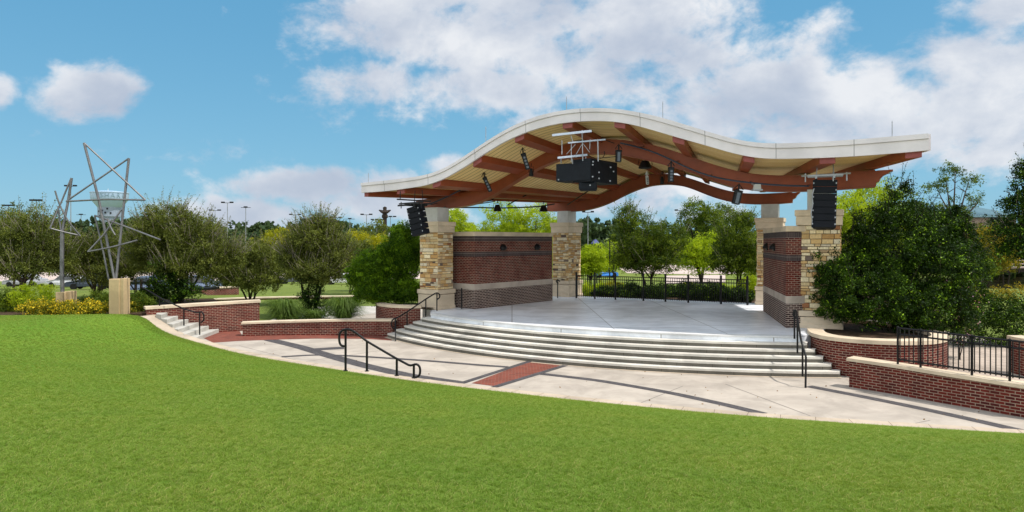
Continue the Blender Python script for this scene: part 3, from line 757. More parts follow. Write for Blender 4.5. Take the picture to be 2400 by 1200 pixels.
# side and back fascia
for i in (0, len(uu)-1):
    mb = MB(); t_ = .1*(-1 if i == 0 else 1)
    for j in range(nv):
        va, vb = V0+.1+(VB-V0)*j/nv, V0+.1+(VB-V0)*(j+1)/nv; a = []; b = []
        for v in (va, vb):
            k = kf(v, V0); z0 = deck_z(uu[i], v)-.10*k; z1 = z0+(zt[i]-zb[i])*k
            a.append((S(uu[i]*k, v, z0), S(uu[i]*k, v, z1))); b.append((S(uu[i]*k+t_, v, z0), S(uu[i]*k+t_, v, z1)))
        mb.hexa([a[0][0],a[1][0],b[1][0],b[0][0]], [a[0][1],a[1][1],b[1][1],b[0][1]])
    adopt(canopy, mb.build('side_fascia', M_fascia, weld='recalc'))
mb = MB(); k = kf(VB, V0)
for i in range(len(uu)-1):
    c = []
    for u0 in (uu[i], uu[i+1]):
        z0 = deck_z(u0, VB)-.05; z1 = z0+(np.interp(u0, uu, zt-zb))*k; c.append((S(u0*k, VB+.02, z0), S(u0*k, VB+.02, z1), S(u0*k, VB+.14, z0), S(u0*k, VB+.14, z1)))
    mb.hexa([c[0][0],c[1][0],c[1][2],c[0][2]], [c[0][1],c[1][1],c[1][3],c[0][3]])
adopt(canopy, mb.build('rear_fascia', M_fascia, weld='recalc'))
# purlins
PUR = [(858,.22),(939,.40),(1023,.40),(1119,.40),(1218,.40),(1331,.40),(1454,.42),(1592,.42),(1758,.36),(1943,.46),(2146,.44)]
for px, w in PUR:
    u0, _ = SV(px, 300, V0+.16); va = V0+.14; mb = MB(); me_ = MB(); k0 = kf(va, V0); n = 12; hh = .275
    for j in range(n):
        c = []
        for v in (va+(VB-.1-va)*j/n, va+(VB-.1-va)*(j+1)/n):
            k = kf(v, V0); z = deck_z(u0, v)
            zl, zr = deck_z(u0-w/2, v)-.004, deck_z(u0+w/2, v)-.004
            hz = hh*k**.5
            zc_ = min(zl, zr)
            c.append((S(u0*k-w/2*k, v, zl-hz), S(u0*k+w/2*k, v, zr-hz), S(u0*k-w/2*k, v, zl), S(u0*k+w/2*k, v, zr)))
        mb.hexa([c[0][0],c[0][1],c[1][1],c[1][0]], [c[0][2],c[0][3],c[1][3],c[1][2]])
        if j == 0: me_.hexa([p-EV*.02 for p in (c[0][0],c[0][1])]+[c[0][1],c[0][0]], [p-EV*.02 for p in (c[0][2],c[0][3])]+[c[0][3],c[0][2]])
    pu = mb.build('purlin', M_steel); adopt(canopy, pu)
    e = me_.build('end_plate', M_steelend); e.parent = pu; e.location = (0,0,0)
# arches
FB = [(975,486),(1027,488),(1060,486),(1102,481),(1132,471),(1175,444.6),(1228,409.6),(1260,392),(1307,373),(1345,362),(1417,357),(1452,361.5),(1496,368.5),(1544,381),(1620,402.7),(1655,416),(1678,426),(1725,439.5),(1766,446),(1807,448.4),(1908,446.5),(2051,436.5)]
FT = [(975,470),(1027,466),(1102,451),(1146,430),(1190,401),(1219,383),(1277.5,354),(1312,341),(1365,330.5),(1438,326),(1482,331.5),(1540,343),(1587,357),(1646,379),(1719,402),(1777,412.5),(1879,414),(1967,407),(2051,400)]
BB = [(1282,494),(1336,495.6),(1379.6,491),(1423,476.7),(1467,453),(1511,436),(1545,431),(1582,431),(1617,438.8),(1660,457.7),(1704,471.4),(1742,476.7),(1806,478),(1856,473.7)]
BT = [(1282,473),(1336,474),(1380,468),(1438,444.6),(1482,421),(1508,410.5),(1545,407),(1587,410.5),(1625,421),(1675,440),(1727,453.3),(1777,456),(1856,452)]
def arch(bot, top, v, dv, tail=()):
    ub, z0 = prof(bot, v, 80); u2, z1_ = prof(top, v, 80); z1 = np.interp(ub, u2, z1_); mb = MB()
    for i in range(79):
        a, b = ub[i], ub[i+1]
        mb.hexa([S(a,v,z0[i]),S(b,v,z0[i+1]),S(b,v+dv,z0[i+1]),S(a,v+dv,z0[i])],[S(a,v,z1[i]),S(b,v,z1[i+1]),S(b,v+dv,z1[i+1]),S(a,v+dv,z1[i])])
        if i % 1 == 0:   # flanges, slightly proud of the web
            for zz_, s_ in ((z0,-1),(z1,1)):
                p = [S(a,v-.05,zz_[i]),S(b,v-.05,zz_[i+1]),S(b,v+dv+.05,zz_[i+1]),S(a,v+dv+.05,zz_[i])]
                t = Vector((0,0,.028*s_)); mb.hexa(p if s_ > 0 else [q+t for q in p], [q+t for q in p] if s_ > 0 else p)
    # curved scroll at the right end
    if tail:
        for i in range(len(tail)-1):
            (xa, ya, yta), (xb, yb, ytb) = tail[i], tail[i+1]
            a, za = SV(xa, ya, v); b, zb_ = SV(xb, yb, v); _, zta = SV(xa, yta, v); _, ztb = SV(xb, ytb, v)
            mb.hexa([S(a,v,za),S(b,v,zb_),S(b,v+dv,zb_),S(a,v+dv,za)],[S(a,v,zta),S(b,v,ztb),S(b,v+dv,ztb),S(a,v+dv,zta)])
    adopt(canopy, mb.build('arch_beam', M_steel, smooth=30, weld=False))
arch(FB, FT, -.2, .34, [(2051,436,400),(2053,436.5,400),(2054,427,400),(2060,425,399),(2063,418,399),(2070,411,398.5),(2080,406,398),(2083,406,397.6),(2084,402,397.4),(2093,400.5,397)])
arch(BB, BT, 8.55, .34, [(1856,474,452),(1857,467,452),(1863,464,451.5),(1867,457,451),(1874,451,447)])
# end blocks where the arch passes over the front left column
# lightning rods
for px, y0, y1 in ((872,427,408),(1146,330,301),(1334,256,231),(1558,277,243),(2091,320,289)):
    u, z = SV(px, y0, V0+.3); _, z1 = SV(px, y1, V0+.3); mb = MB(); mb.tube([S(u, V0+.05, z-.25), S(u, V0+.05, z1)], .014, 5); mb.tube([S(u, V0+.05, z1-.02), S(u, V0+.05, z1+.05)], [.02,.003], 5)
    adopt(canopy, mb.build('lightning_rod', M_galv))
# conduit on brackets in front of the arch
CD = [(985,484),(1009,479.6),(1060,455),(1111,430),(1161,396.5),(1222,357),(1272,335),(1312,325)]
CD2 = [(1454,335),(1500,345),(1540,358),(1582,379),(1620,398),(1660,412.5),(1700,421),(1754,428.6),(1830,435),(1895,436)]
for L_, nm in ((CD, 'conduit'), (CD2, 'conduit')):
    pts = []
    for x, y in L_:
        u, z = SV(x, y, -.75); pts.append(S(u, -.75, z))
    mb = MB(); mb.tube(smooth_pts(resample(pts, .3), 3), .032, 8)
    for p in pts[1::2]:
        mb.tube([p, p+EV*.75+Vector((0,0,.12))], .02, 6)
    adopt(canopy, mb.build(nm, M_cable, smooth=60))
for (a, b) in (((1115,560),(1320,400)),):
    pass
for L_ in ([(1040,486,-.3),(1150,470,2.5),(1200,440,3)], [(1190,480,4),(1290,427,4),(1330,404,4)], [(1330,480,7),(1390,440,5),(1424,418,4)], [(1050,489,5),(1120,478,5),(1160,472,5)]):
    pts = []
    for x, y, v in L_:
        u, z = SV(x, y, v); pts.append(S(u, v, z))
    mb = MB(); mb.tube(pts, .03, 6); adopt(canopy, mb.build('conduit', M_black, smooth=60))

# ------------------------------------------------------------------ speakers and rigging
def orient(d, roll=0):
    return Matrix.Rotation(0, 3, 'Z')
def line_array(label, top, n, w, h, dep, yaw, tilt, curve, side=0, gr='hanging speaker arrays'):
    top = Vector(top); root = thing('speaker_array', label, 'speaker', top, gr); ang = tilt; p = top.copy()
    RZ = Matrix.Rotation(yaw, 3, 'Z')
    for i in range(n):
        M = RZ @ Matrix.Rotation(side, 3, 'Y') @ Matrix.Rotation(ang, 3, 'X'); c = p+M @ Vector((0,0,-h/2)); mb = MB()
        # trapezoid cabinet: front wider than the back
        def q(x, y, z): return c+M @ Vector((x*w/2*(1 if y < 0 else .82), y*dep/2, z*(h/2-.008)*(1 if y < 0 else .86)))
        o = [(-1,-1),(1,-1),(1,1),(-1,1)]; mb.hexa([q(x,y,-1) for x,y in o], [q(x,y,1) for x,y in o])
        cab = mb.build('cabinet', M_spk, bevel=.008); adopt(root, cab)
        mb = MB(); f = lambda x, y, z: c+M @ Vector((x*w/2, -dep/2+y, z*h/2))
        mb.hexa([f(-.93,-.012,-.84),f(.93,-.012,-.84),f(.93,.004,-.84),f(-.93,.004,-.84)],[f(-.93,-.012,.84),f(.93,-.012,.84),f(.93,.004,.84),f(-.93,.004,.84)])
        g = mb.build('grille', simple('grille', (.008,.009,.013), .7, .15) if 'grille' not in MATS else MATS['grille']); g.parent = cab; g.location = (0,0,0)
        for sx in (-1, 1):
            mb = MB(); b = c+M @ Vector((sx*(w/2-.03), -dep/2-.018, 0)); mb.box(b, .035, .02, .05, M=M)
            r = mb.build('rigging_pin', M_galv); r.parent = cab; r.location = (0,0,0)
        p = p+M @ Vector((0,0,-h)); ang += curve
    return root
def rig_frame(root, c, yaw, w, d, mat=M_galv, drop=.35, up=.8):
    RZ = Matrix.Rotation(yaw, 3, 'Z'); mb = MB(); c = Vector(c)
    for x in (-w*.34, w*.34):
        mb.box(c+RZ @ Vector((x, 0, .06)), .06, d, .09, M=RZ); mb.tube([c+RZ @ Vector((x, d*.2, .1)), c+RZ @ Vector((x*.8, d*.2, up))], .016, 6)
    for y in (-d*.42, d*.3): mb.box(c+RZ @ Vector((0, y, .12)), w*1.35, .06, .05, M=RZ)
    mb.tube([c+RZ @ Vector((-w*.9, -d*.4, .12)), c+RZ @ Vector((w*.95, -d*.4, .16))], .03, 8)
    for x in (-.75, .3, .8): mb.tube([c+RZ @ Vector((x*w, -d*.4, .2)), c+RZ @ Vector((x*w, -d*.4, -.08))], .022, 6)
    adopt(root, mb.build('rigging_frame', mat, smooth=40))
YR = 23.4; pR = D(1934,421,YR)
a = line_array('tall black six box speaker array hanging in front of the right column', pR, 7, .74, .235, .50, -.42, .06, -.035, .03)
rig_frame(a, pR, -.42, .8, .7, M_galv, up=.9)
mb = MB(); cab_pts = [D(1908,442,YR-.1),D(1902,462,YR-.1),D(1907,478,YR-.1),D(1900,497,YR-.1),D(1904,515,YR-.1),D(1903,534,YR-.1)]
mb.tube(smooth_pts(resample(cab_pts,.08),2), .018, 6); adopt(a, mb.build('cable', M_galv, smooth=60))
YL = 30.0; pL = D(975,484,YL)
a = line_array('tilted black speaker array hanging in front of the left column', pL, 5, .66, .25, .5, -.55, .03, .0, -.22)
rig_frame(a, pL, -.62, .75, .8, M_black, up=.7)
mb = MB(); mb.box(D(1012,478,YL), .0, .0, .0) if False else None
mb.tube([D(932,482,YL-.2), D(966,480,YL-.2)], .035, 8); mb.tube([D(938,466,YL-.2), D(938,448,YL-.2)], .02, 6); mb.tube([D(930,467,YL-.2), D(1010,472,YL-.2)], .03, 8)
adopt(a, mb.build('spreader_bar', M_black, smooth=60))
# centre cluster
YC = 26.6
def cab_box(nm, pts_top, pts_bot, mat, root, bev=.02):
    mb = MB(); mb.hexa(pts_bot, pts_top); o = mb.build(nm, mat, bevel=bev, weld='recalc'); adopt(root, o); return o
cc = thing('speaker_cluster', 'large black centre speaker cluster with a small box below hanging under the canopy', 'speaker', D(1372,390,YC))
def quad(px0, px1, Y0, Y1, dep, py0, py1, ang=0):
    a = D(px0,py0,Y0); b = D(px1,py0,Y1); n = (b-a); n.z = 0; n.normalize(); n = Vector((-n.y,n.x,0))*dep
    if n.y < 0: n = -n
    z1 = EYE-(py1-HZ)*((Y0+Y1)/2)/F
    top = [a, b, b+n, a+n]; bot = [Vector((p.x,p.y,z1)) for p in top]; zt = (a.z+b.z)/2
    return [Vector((p.x,p.y,zt)) for p in top], bot
t, b = quad(1303,1383,26.9,26.1,.85,382,424); cab_box('horn_cabinet', t, b, M_spk, cc)
t, b = quad(1384,1447,26.1,27.6,.8,376,429); cab_box('horn_cabinet', t, b, M_spk, cc)
t, b = quad(1356,1399,26.4,26.3,.6,424,446); cab_box('low_cabinet', t, b, M_spk, cc, .08)
mb = MB()
for x, y in ((1309,421),(1390,379),(1389,386),(1389,414),(1404,404),(1431,392),(1438,402),(1404,418),(1430,424),(1383,434)):
    Yx = 26.05+(abs(x-1384)/63*1.45 if x > 1384 else (1384-x)/81*.8); p = D(x,y,Yx-.03); mb = MB(); mb.box(p, .05, .03, .05); adopt(cc, mb.build('fixing_bolt', M_galv))
mb = MB()
for (x0,y0,x1,y1,Y,r) in ((1294,317,1386,307,25.6,.07),(1331,335,1419,327,26.2,.045),(1307,370,1376,363,26.2,.065)):
    a, b = D(x0,y0,Y), D(x1,y1,Y+.2); d = (b-a); mb.box((a+b)/2, d.length, .07, r*1.15, M=Matrix.Rotation(math.atan2(d.y,d.x),3,'Z') @ Matrix.Rotation(-math.atan2(d.z, math.hypot(d.x,d.y)),3,'Y')); adopt(cc, mb.build('hoist_beam', M_white)); mb = MB()
mb = MB()
for x0,y0,x1,y1,r in ((1317,329,1317,362,.018),(1339,336,1339,380,.018),(1364,305,1366,377,.018),(1383,326,1382,350,.014),(1401,326,1402,378,.022),(1338,318,1343,334,.02),(1349,338,1328,361,.012),(1364,338,1350,362,.012),(1366,336,1382,357,.012),(1315,370,1315,383,.02),(1342,372,1342,384,.02),(1373,368,1373,380,.02)):
    mb = MB(); mb.tube([D(x0,y0,26.3), D(x1,y1,26.3)], r, 6); adopt(cc, mb.build('hanger_rod', M_galv, smooth=60))
mb = MB()
for pts in ([(1376,362),(1384,370),(1395,372),(1410,370),(1446,367)],[(1385,372),(1400,376),(1420,380),(1445,388)],[(1412,370),(1420,360),(1416,354)],[(1418,328),(1440,336)]):
    mb.tube(smooth_pts(resample([D(x,y,26.6) for x,y in pts],.1),2), .016, 5); adopt(cc, mb.build('cable', M_black, smooth=60)); mb = MB()

def bar_light(label, p0, p1, Y, w, mat=M_black):
    a, b = D(*p0,Y), D(*p1,Y); root = thing('stage_light', label, 'stage light', a, 'stage lights hung along the front arch')
    d = (b-a); L = d.length; z = -d.normalized(); x = Vector((1,0,0)); x = (x-z*x.dot(z)).normalized(); y = z.cross(x); M = Matrix((x,y,z)).transposed()
    mb = MB(); mb.box((a+b)/2, w, w*.8, L*.86, M=M); mb.box(a.lerp(b,.12), w*1.15, w*.5, L*.16, M=M); adopt(root, mb.build('housing', mat, bevel=.02))
    mb = MB(); mb.tube([a+Vector((0,0,.16)), a.lerp(b,.1)], .03, 8); mb.tube([a+x*w*.6+Vector((0,0,.02)), a+Vector((0,0,.2)), a-x*w*.6+Vector((0,0,.02))], .018, 6); adopt(root, mb.build('clamp', mat, smooth=60))
    mb = MB()
    for k in range(4): mb.box(a.lerp(b,.3+.17*k)-y*w*.41 if y.y > 0 else a.lerp(b,.3+.17*k)+y*w*.41, w*.45, .02, w*.4, M=M)
    adopt(root, mb.build('lens', simple('lens_glass', (.10,.11,.13), .15, .6) if 'lens_glass' not in MATS else MATS['lens_glass']))
bar_light('leftmost slim black light clamped to the front arch conduit', (1134,413), (1151,452), 30.2, .17)
bar_light('slim black light on the rising part of the front arch', (1225,357), (1239,400), 28.8, .19)
bar_light('black hanging light just right of the centre speaker cluster', (1450,350), (1449,382), 26.9, .22)
bar_light('dark grey hanging light on the falling part of the front arch', (1573,390), (1572,429), 25.3, .19)
bar_light('tilted black light hanging in front of the back arch', (1732,444), (1723,481), 24.6, .25)
bar_light('small grey light hanging from the top of the back arch', (1516,411), (1518,434), 30.0, .12, M_post)
def par(label, px, py, Y, r=.16):
    c = D(px,py,Y); root = thing('spotlight', label, 'spotlight', c, 'round spotlights under the canopy'); mb = MB()
    mb.lathe(c, [(0,.16),(r*.5,.15),(r*.75,.02),(r,-.15),(r*.95,-.17),(0,-.12)], 14); adopt(root, mb.build('can', M_black, smooth=40))
    mb = MB(); mb.tube([c+Vector((-r*1.05,0,-.02)), c+Vector((-r*.9,0,.22)), c+Vector((r*.9,0,.22)), c+Vector((r*1.05,0,-.02))], .015, 6); mb.tube([c+Vector((0,0,.22)), c+Vector((0,0,.36))], .02, 6); adopt(root, mb.build('yoke', M_black))
par('left round spotlight seen against the bright trees under the canopy', 1166,487,34,.20); par('right round spotlight seen against the bright trees under the canopy', 1274,488,36,.22)
par('small spotlight below the front arch left of the speaker cluster', 1245,403,29.5,.10); par('tiny black spotlight under the top of the back arch', 1552,422,30,.09); par('dark winged spotlight behind the speaker cluster', 1512,385,29,.28)
def floodbox(label, px, py, Y, w):
    c = D(px,py,Y); root = thing('floodlight', label, 'floodlight', c, 'square floodlights on the front arch'); mb = MB()
    mb.hexa([c+Vector(q)*w for q in ((-.5,-.3,-.35),(.5,-.3,-.35),(.5,.3,-.35),(-.5,.3,-.35))],[c+Vector(q)*w for q in ((-.35,-.25,.35),(.45,-.25,.35),(.45,.25,.35),(-.35,.25,.35))])
    adopt(root, mb.build('housing', M_post, bevel=.01)); mb = MB(); mb.box(c+Vector((0,-.02,-.42*w)), w*1.3, w*.7, .05); mb.tube([c, c+Vector((.0,.5,.15))], .03, 6); adopt(root, mb.build('bracket', M_galv))
floodbox('square grey floodlight on the right half of the front arch', 1774,438,24.6,.26)
mb = MB(); pts = [(1058,487),(1120,486),(1165,488),(1200,487),(1274,484),(1300,478)]
mb.tube(smooth_pts(resample([D(x,y,34.2) for x,y in pts],.3),3), .035, 6); adopt(canopy, mb.build('lighting_bar', M_black, smooth=60))

# ------------------------------------------------------------------ railings and fences
def rail_path(root, pts, r, nm='top_rail', mat=M_black):
    mb = MB(); mb.tube(smooth_pts(resample(pts, .05), 3), r, 10); adopt(root, mb.build(nm, mat, smooth=60))
# foreground handrail
YH = [20.9,20.6,20.3,20.1]
h = thing('handrail', 'black sloping handrail standing on the lawn kerb in the foreground', 'handrail', G(808,868))
P = [D(809,812,21.1),D(797,810,21.1),D(795,800,21.1),D(795,782,21.1),D(800,774,21.1),D(812,771.5,21.1),D(822,772,21.0),D(832,778,21.0),D(860,800,20.9),D(925,838,20.7),D(962,858,20.5),D(975,852,20.4),D(983,853,20.4),D(985,860,20.4),D(985,876,20.4),D(982,884,20.4),D(970,885,20.4)]
rail_path(h, P, .034)
for (x, y1, y0, Y) in ((810,772,869,21.1),(860,799,870,21.1),(930,840,880.5,20.7),(970,857,886,20.4)):
    mb = MB(); a = D(x,y1,Y); b = D(x,y0,Y); mb.tube([b, a], .035, 10); mb.lathe((b.x,b.y,b.z), [(.07,0),(.07,.015),(.036,.02)], 12); adopt(h, mb.build('post', M_black, smooth=40))
def handrail(label, rail, posts, r=.03, gr=None):
    h = thing('handrail', label, 'handrail', posts[0][1], gr); rail_path(h, rail, r)
    for a, b in posts:
        mb = MB(); mb.tube([b, a], r*.95, 10); adopt(h, mb.build('post', M_black, smooth=40))
# left of the stage steps: three posts, rises towards the column
handrail('black handrail climbing the left end of the stage steps', [D(926,771,29.9),D(918,768,29.9),D(917,755,29.9),D(920,748,29.9),D(932,744,29.9),D(954,731,30.4),D(998,701,31.0),D(1022,686,31.3),D(1029,686,31.3),D(1031,690,31.3),D(1031,698,31.3),D(1024,702,31.3)],
    [(D(927,746,29.9),G(927,800)),(D(954,731,30.3),D(954,784,30.3)),(D(998,701,30.9),D(998,750,30.9)),(D(1024,686,31.3),D(1024,733,31.3))])
handrail('black handrail at the right end of the stage steps in front of the right column', [D(1866,745,22.6),D(1859,742,22.6),D(1858,732,22.6),D(1862,726,22.6),D(1866,729,22.4),D(1872,765,21.4),D(1878,800,20.6),D(1888,832,20.2),D(1889,838,20.1)],
    [(D(1862,727,22.6),D(1862,794,22.6)),(D(1869,750,21.9),D(1869,828,21.9)),(D(1881,815,20.9),D(1881,882,20.9)),(D(1889,836,20.0),G(1888,909))])
handrail('black handrail going down the left lawn stairs along the brick wall', [D(330,672,31),D(352,684,31),D(375,698,30.8),D(431,724,30.3),D(462,733,30.0),D(474,730,29.9),D(478,737,29.9),D(478,752,29.9),D(471,756,29.9)],
    [(D(374,697,30.8),D(374,742,30.8)),(D(431,724,30.3),D(431,772,30.3)),(D(468,733,29.9),D(468,786,29.9))])
handrail('short black grab rail against the back left column', [D(1309,664,37.5),D(1303,661,37.5),D(1303,656,37.5),D(1309,655,37.5),D(1312,660,37.5)], [(D(1307,656,37.5),G(1307,698.5,0))], .03)
handrail('short black grab rail in front of the left stage wall', [D(1076,679,33),D(1080,675,33),D(1085,675,33),D(1087,679,33),D(1087,690,33)], [(D(1082,675,32.2),G(1082,724,0))], .035)

def fence(label, pts, pitch, ph, bar=.022, posts=(), rails=(0,.14), zb=.08, over=0, finial=False, pw=.06):
    """pts: list of (ground point, height)"""
    root = thing('metal_fence', label, 'fence', pts[0][0]); mb = MB(); rl = [MB() for _ in range(3)]
    for (a, ha), (b, hb) in zip(pts[:-1], pts[1:]):
        L = (b-a).length; n = max(2, int(L/pitch)); ang = math.atan2((b-a).y, (b-a).x)
        for k in range(n):
            t = (k+.5)/n; p = a.lerp(b, t); hh = ha+(hb-ha)*t; mb.box(p+Vector((0,0,(zb+hh+over)/2)), bar, bar, hh+over-zb, ang)
        for i, f in enumerate((lambda h: h, lambda h: h-.17, lambda h: zb+.05)):
            rl[i].tube([a+Vector((0,0,f(ha))), b+Vector((0,0,f(hb)))], .024, 4)
    adopt(root, mb.build('pickets', M_black, weld=False)); 
    for i in range(3): adopt(root, rl[i].build('rail', M_black))
    for p, hp in posts:
        q = MB(); q.box(p+Vector((0,0,hp/2)), pw, pw, hp); q.lathe(p+Vector((0,0,hp)), [(pw*.75,0),(pw*.75,.03),(0,.10 if finial else .05)], 8); adopt(root, q.build('post', M_black))
    return root
fa, fb = S(-4.4,7.6), S(4.55,7.6)
fp = [fa.lerp(fb, t) for t in (0,.12,.25,.42,.55,.68,.86,1)]
fence('black picket fence closing the back of the stage between the two back columns', [(fa,1.22),(fb,1.22)], .115, 1.2, posts=[(p,1.34) for p in fp], finial=True, pw=.085)
wb = [G(2104,850,-.2)]
def on_wall(px, Yo=.2):
    # along the right seat wall
    a, b = G(1990,907), G(2400,980); k = (px-1200)/F; d = b-a; t = (k*a.y-a.x)/(d.x-k*d.y); p = a+d*t; return Vector((p.x+.10, p.y+.22, -.22-.02*(p.x-9.6)))
Fr = [(on_wall(2106), .98),(on_wall(2160), .98),(on_wall(2282), .98),(on_wall(2372), .98),(on_wall(2450), .98)]
fence('black railing standing on the low brick wall at the right', Fr, .115, .98, posts=[(p,h) for p, h in Fr], pw=.042)

# ------------------------------------------------------------------ left stairs
stairs = thing('lawn_stairs', 'pale concrete stairs curving down beside the left lawn edge and brick wall', 'stairs', (-14.6,30.3,-1.05))
ka, kb_ = Vector((-15.25,30.15,0)), Vector((-13.0,28.45,0)); wa, wb_ = Vector((-15.45,30.62,0)), Vector((-13.3,31.95,0))
for k in range(6):
    t0, t1 = k/6, 1; z = -.02-.172*k; a, b = ka.lerp(kb_, k/6), ka.lerp(kb_, (k+1)/6); c, d = wa.lerp(wb_, (k+1)/6), wa.lerp(wb_, k/6)
    mb = MB(); mb.hexa([Vector((p.x,p.y,-1.06)) for p in (a,b,c,d)], [Vector((p.x,p.y,z)) for p in (a,b,c,d)]); adopt(stairs, mb.build('step', M_step, bevel=.012, weld='recalc'))

# terrace behind the lawn
mb = MB(); tp = [(-60,30.0),(-22,29.45),(-16.0,30.35),(-15.7,30.75),(-15.0,31.3),(-14.1,32.0),(-13.0,32.9),(-15.5,37),(-20,45),(-60,46)]
mb.prism(tp, -1.5, -.03); tag(mb.build('planting_bed', M_soil), kind='structure')
mb = MB(); mb.face([(-60,36,-.02),(-16,38.3,-.02),(-20.4,44.6,-.02),(-60,45.5,-.02)]); tag(mb.build('bed_grass', M_field, weld=False), kind='structure')

# ------------------------------------------------------------------ sculptures
def sculpt(label, base, ped, segs, Y, r=.036):
    root = thing('star_sculpture', label, 'sculpture', base)
    for (x0,x1,y0,y1,dy) in ped:
        mb = MB(); a = D(x0,y1,Y+dy); b = D(x1,y1,Y+dy); z0 = -.05; zt = D(x0,y0,Y+dy).z
        mb.prism([(a.x,a.y),(b.x,a.y),(b.x,a.y+.5),(a.x,a.y+.5)], z0, zt); adopt(root, mb.build('pedestal', M_pedestal, bevel=.015))
    for sg in segs:
        mb = MB(); rr = sg[-1] if isinstance(sg[-1], float) else r; pts = [q for q in sg if not isinstance(q, float)]
        pts = [D(q[0], q[1], Y+.25+(q[2] if len(q) > 2 else 0)) for q in pts]
        if len(pts) > 2: pts = smooth_pts(resample(pts, .15), 4)
        mb.tube(pts, rr, 8); adopt(root, mb.build('steel_tube', M_stain, smooth=60))
sculpt('tall steel sculpture of a big and a small open star on a tan pedestal', D(272,735,30.0), [(255,279,654,736,0),(280,290,653,735,.06)],
    [[(197,335,.1),(341,469,.5)],[(302,371,.5),(155,472,-.2)],[(155,472,-.2),(250,467,0),(341,469,.5)],[(197,335,.1),(232,470,.15),(268,653,.1),.055],[(302,371,.5),(288,500,.35),(272,655,.1),.055],
     [(222,505,.3),(300,533,.0),(376,562,-.4)],[(222,505,.3),(240,580,.3),(255,656,.25)],[(206,590,-.2),(260,580,0),(322,563,.4)],[(206,590,-.2),(245,548,0),(284,492,.3)],[(252,512,0),(258,535,0),(270,551,0)]], 29.9)
sculpt('shorter twisted steel star sculpture on a pole and small pedestal', D(147,710,31.0), [(130,147,685,712,0),(150,164,683,710,.25)],
    [[(146,541),(145,620),(147,711),.085],[(167,417,.2),(143,475,.1),(117,536,-.3)],[(168,417,.2),(160,470,.2),(146,541,.0),.055],[(129,447,-.2),(138,478,-.1),(160,520,0),(188,553,.3)],[(136,483),(143,541)],[(117,535,-.3),(152,545,0),(188,552,.3)]], 31.0)

# ------------------------------------------------------------------ trees and shrubs
def lobe(px, py, Y, rx, ry=None, rz=None):   # centre at a photo point, radii in metres
    c = D(px, py, Y); return ((c.x, c.y, c.z), (rx, ry or rx, rz or rx*.8))
def pxm(p, Y): return p*Y/F
GW = 'wax myrtle trees beyond the left lawn'
def base_at(px, Y, z): return Vector(((px-1200)/F*Y, Y, z))
tree('myrtle_tree', 'olive grey tree at the left edge of the photo behind the green shrub', 'tree', base_at(55,34,-.05),
     [lobe(20,570,34,1.3,1.2,1.2),lobe(85,560,34,1.2,1.2,1.4),lobe(130,600,35,.9,1,.9),lobe(-40,600,34.5,1.2,1.2,1.2),lobe(50,625,33.5,1.2,1,.6)], M_olive, .040, 900, 62, .30, .15, 6, M_bark, 21, GW, 260)
tree('myrtle_tree', 'olive tree behind the two star sculptures', 'tree', base_at(230,38,-.05),
     [lobe(200,600,38,1.3,1.2,1.1),lobe(255,590,38.5,1.2,1.2,1.2),lobe(305,620,38,1.0,1,.9),lobe(165,590,38,.9,1,1.0),lobe(235,640,37.5,1.6,1,.6)], M_olive, .042, 900, 60, .30, .14, 6, M_bark, 22, GW, 150)
tree('myrtle_tree', 'largest olive tree with spiky top behind the tall brick retaining wall', 'tree', base_at(415,35.5,-.05),
     [lobe(390,530,35.5,1.4,1.3,1.1),lobe(450,560,35.5,1.6,1.3,1.2),lobe(350,560,35.5,1.1,1.1,1.1),lobe(500,600,35.5,1.3,1.1,.8),lobe(430,620,35,1.7,1.2,.7),lobe(540,600,36,.7,.8,.6),lobe(340,600,36,.8,.8,.6)], M_olive, .042, 1500, 60, .32, .15, 5, M_bark, 23, GW, 480)
tree('myrtle_tree', 'low rounded olive tree on the grass left of the ornamental grass clumps', 'tree', base_at(585,46,-1.1),
     [lobe(560,625,46,1.5,1.3,1.1),lobe(610,600,46,1.3,1.2,1.0),lobe(640,630,46,1.1,1.1,1.0),lobe(515,640,46,1.1,1,.8),lobe(590,655,45.5,1.8,1.2,.7)], M_olive, .052, 800, 55, .34, .13, 6, M_barkd, 24, GW, 170)
tree('myrtle_tree', 'olive tree with wispy top and climbing vine on its trunk beside the left planter', 'tree', base_at(735,38.5,-1.05),
     [lobe(740,560,38.5,1.4,1.3,1.1),lobe(700,600,38.5,1.1,1.1,1.0),lobe(785,600,38.5,1.1,1.1,1.0),lobe(740,635,38,1.7,1.2,.65),lobe(750,530,38.5,.8,.8,.6)], M_olive, .044, 1200, 60, .32, .14, 6, M_barkd, 25, GW, 430)
tree('climbing_vine', 'dark leafy vine thicket at the foot of the wispy olive tree', 'vine', base_at(735,38,-1.05), [lobe(728,680,38,.6,.5,1.0),lobe(738,722,37.6,1.0,.6,.55),lobe(700,735,37.6,.6,.5,.35)], M_dark, .042, 260, 40, .25, 0, seed=30)
tree('climbing_vine', 'dark leafy thicket at the foot of the largest spiky olive tree', 'vine', base_at(395,34.5,-.05), [lobe(385,650,34.5,.7,.5,.9),lobe(415,680,34.5,1.0,.6,.6),lobe(350,690,35,.6,.5,.4)], M_dark, .045, 260, 45, .28, 0, seed=31)
tree('leafy_bush', 'bright green bush filling the curved planter left of the stage column', 'bush', base_at(900,33,.1),
     [lobe(880,630,33,1.0,.9,.95),lobe(940,600,33.6,1.0,.9,1.2),lobe(880,680,32.8,1.0,.8,.6),lobe(950,680,33,.8,.7,.6),lobe(845,640,33.3,.6,.6,.7),lobe(950,555,34,.6,.6,.6)], M_bush, .042, 1250, 70, .26, .07, 4, M_barkd, 26)
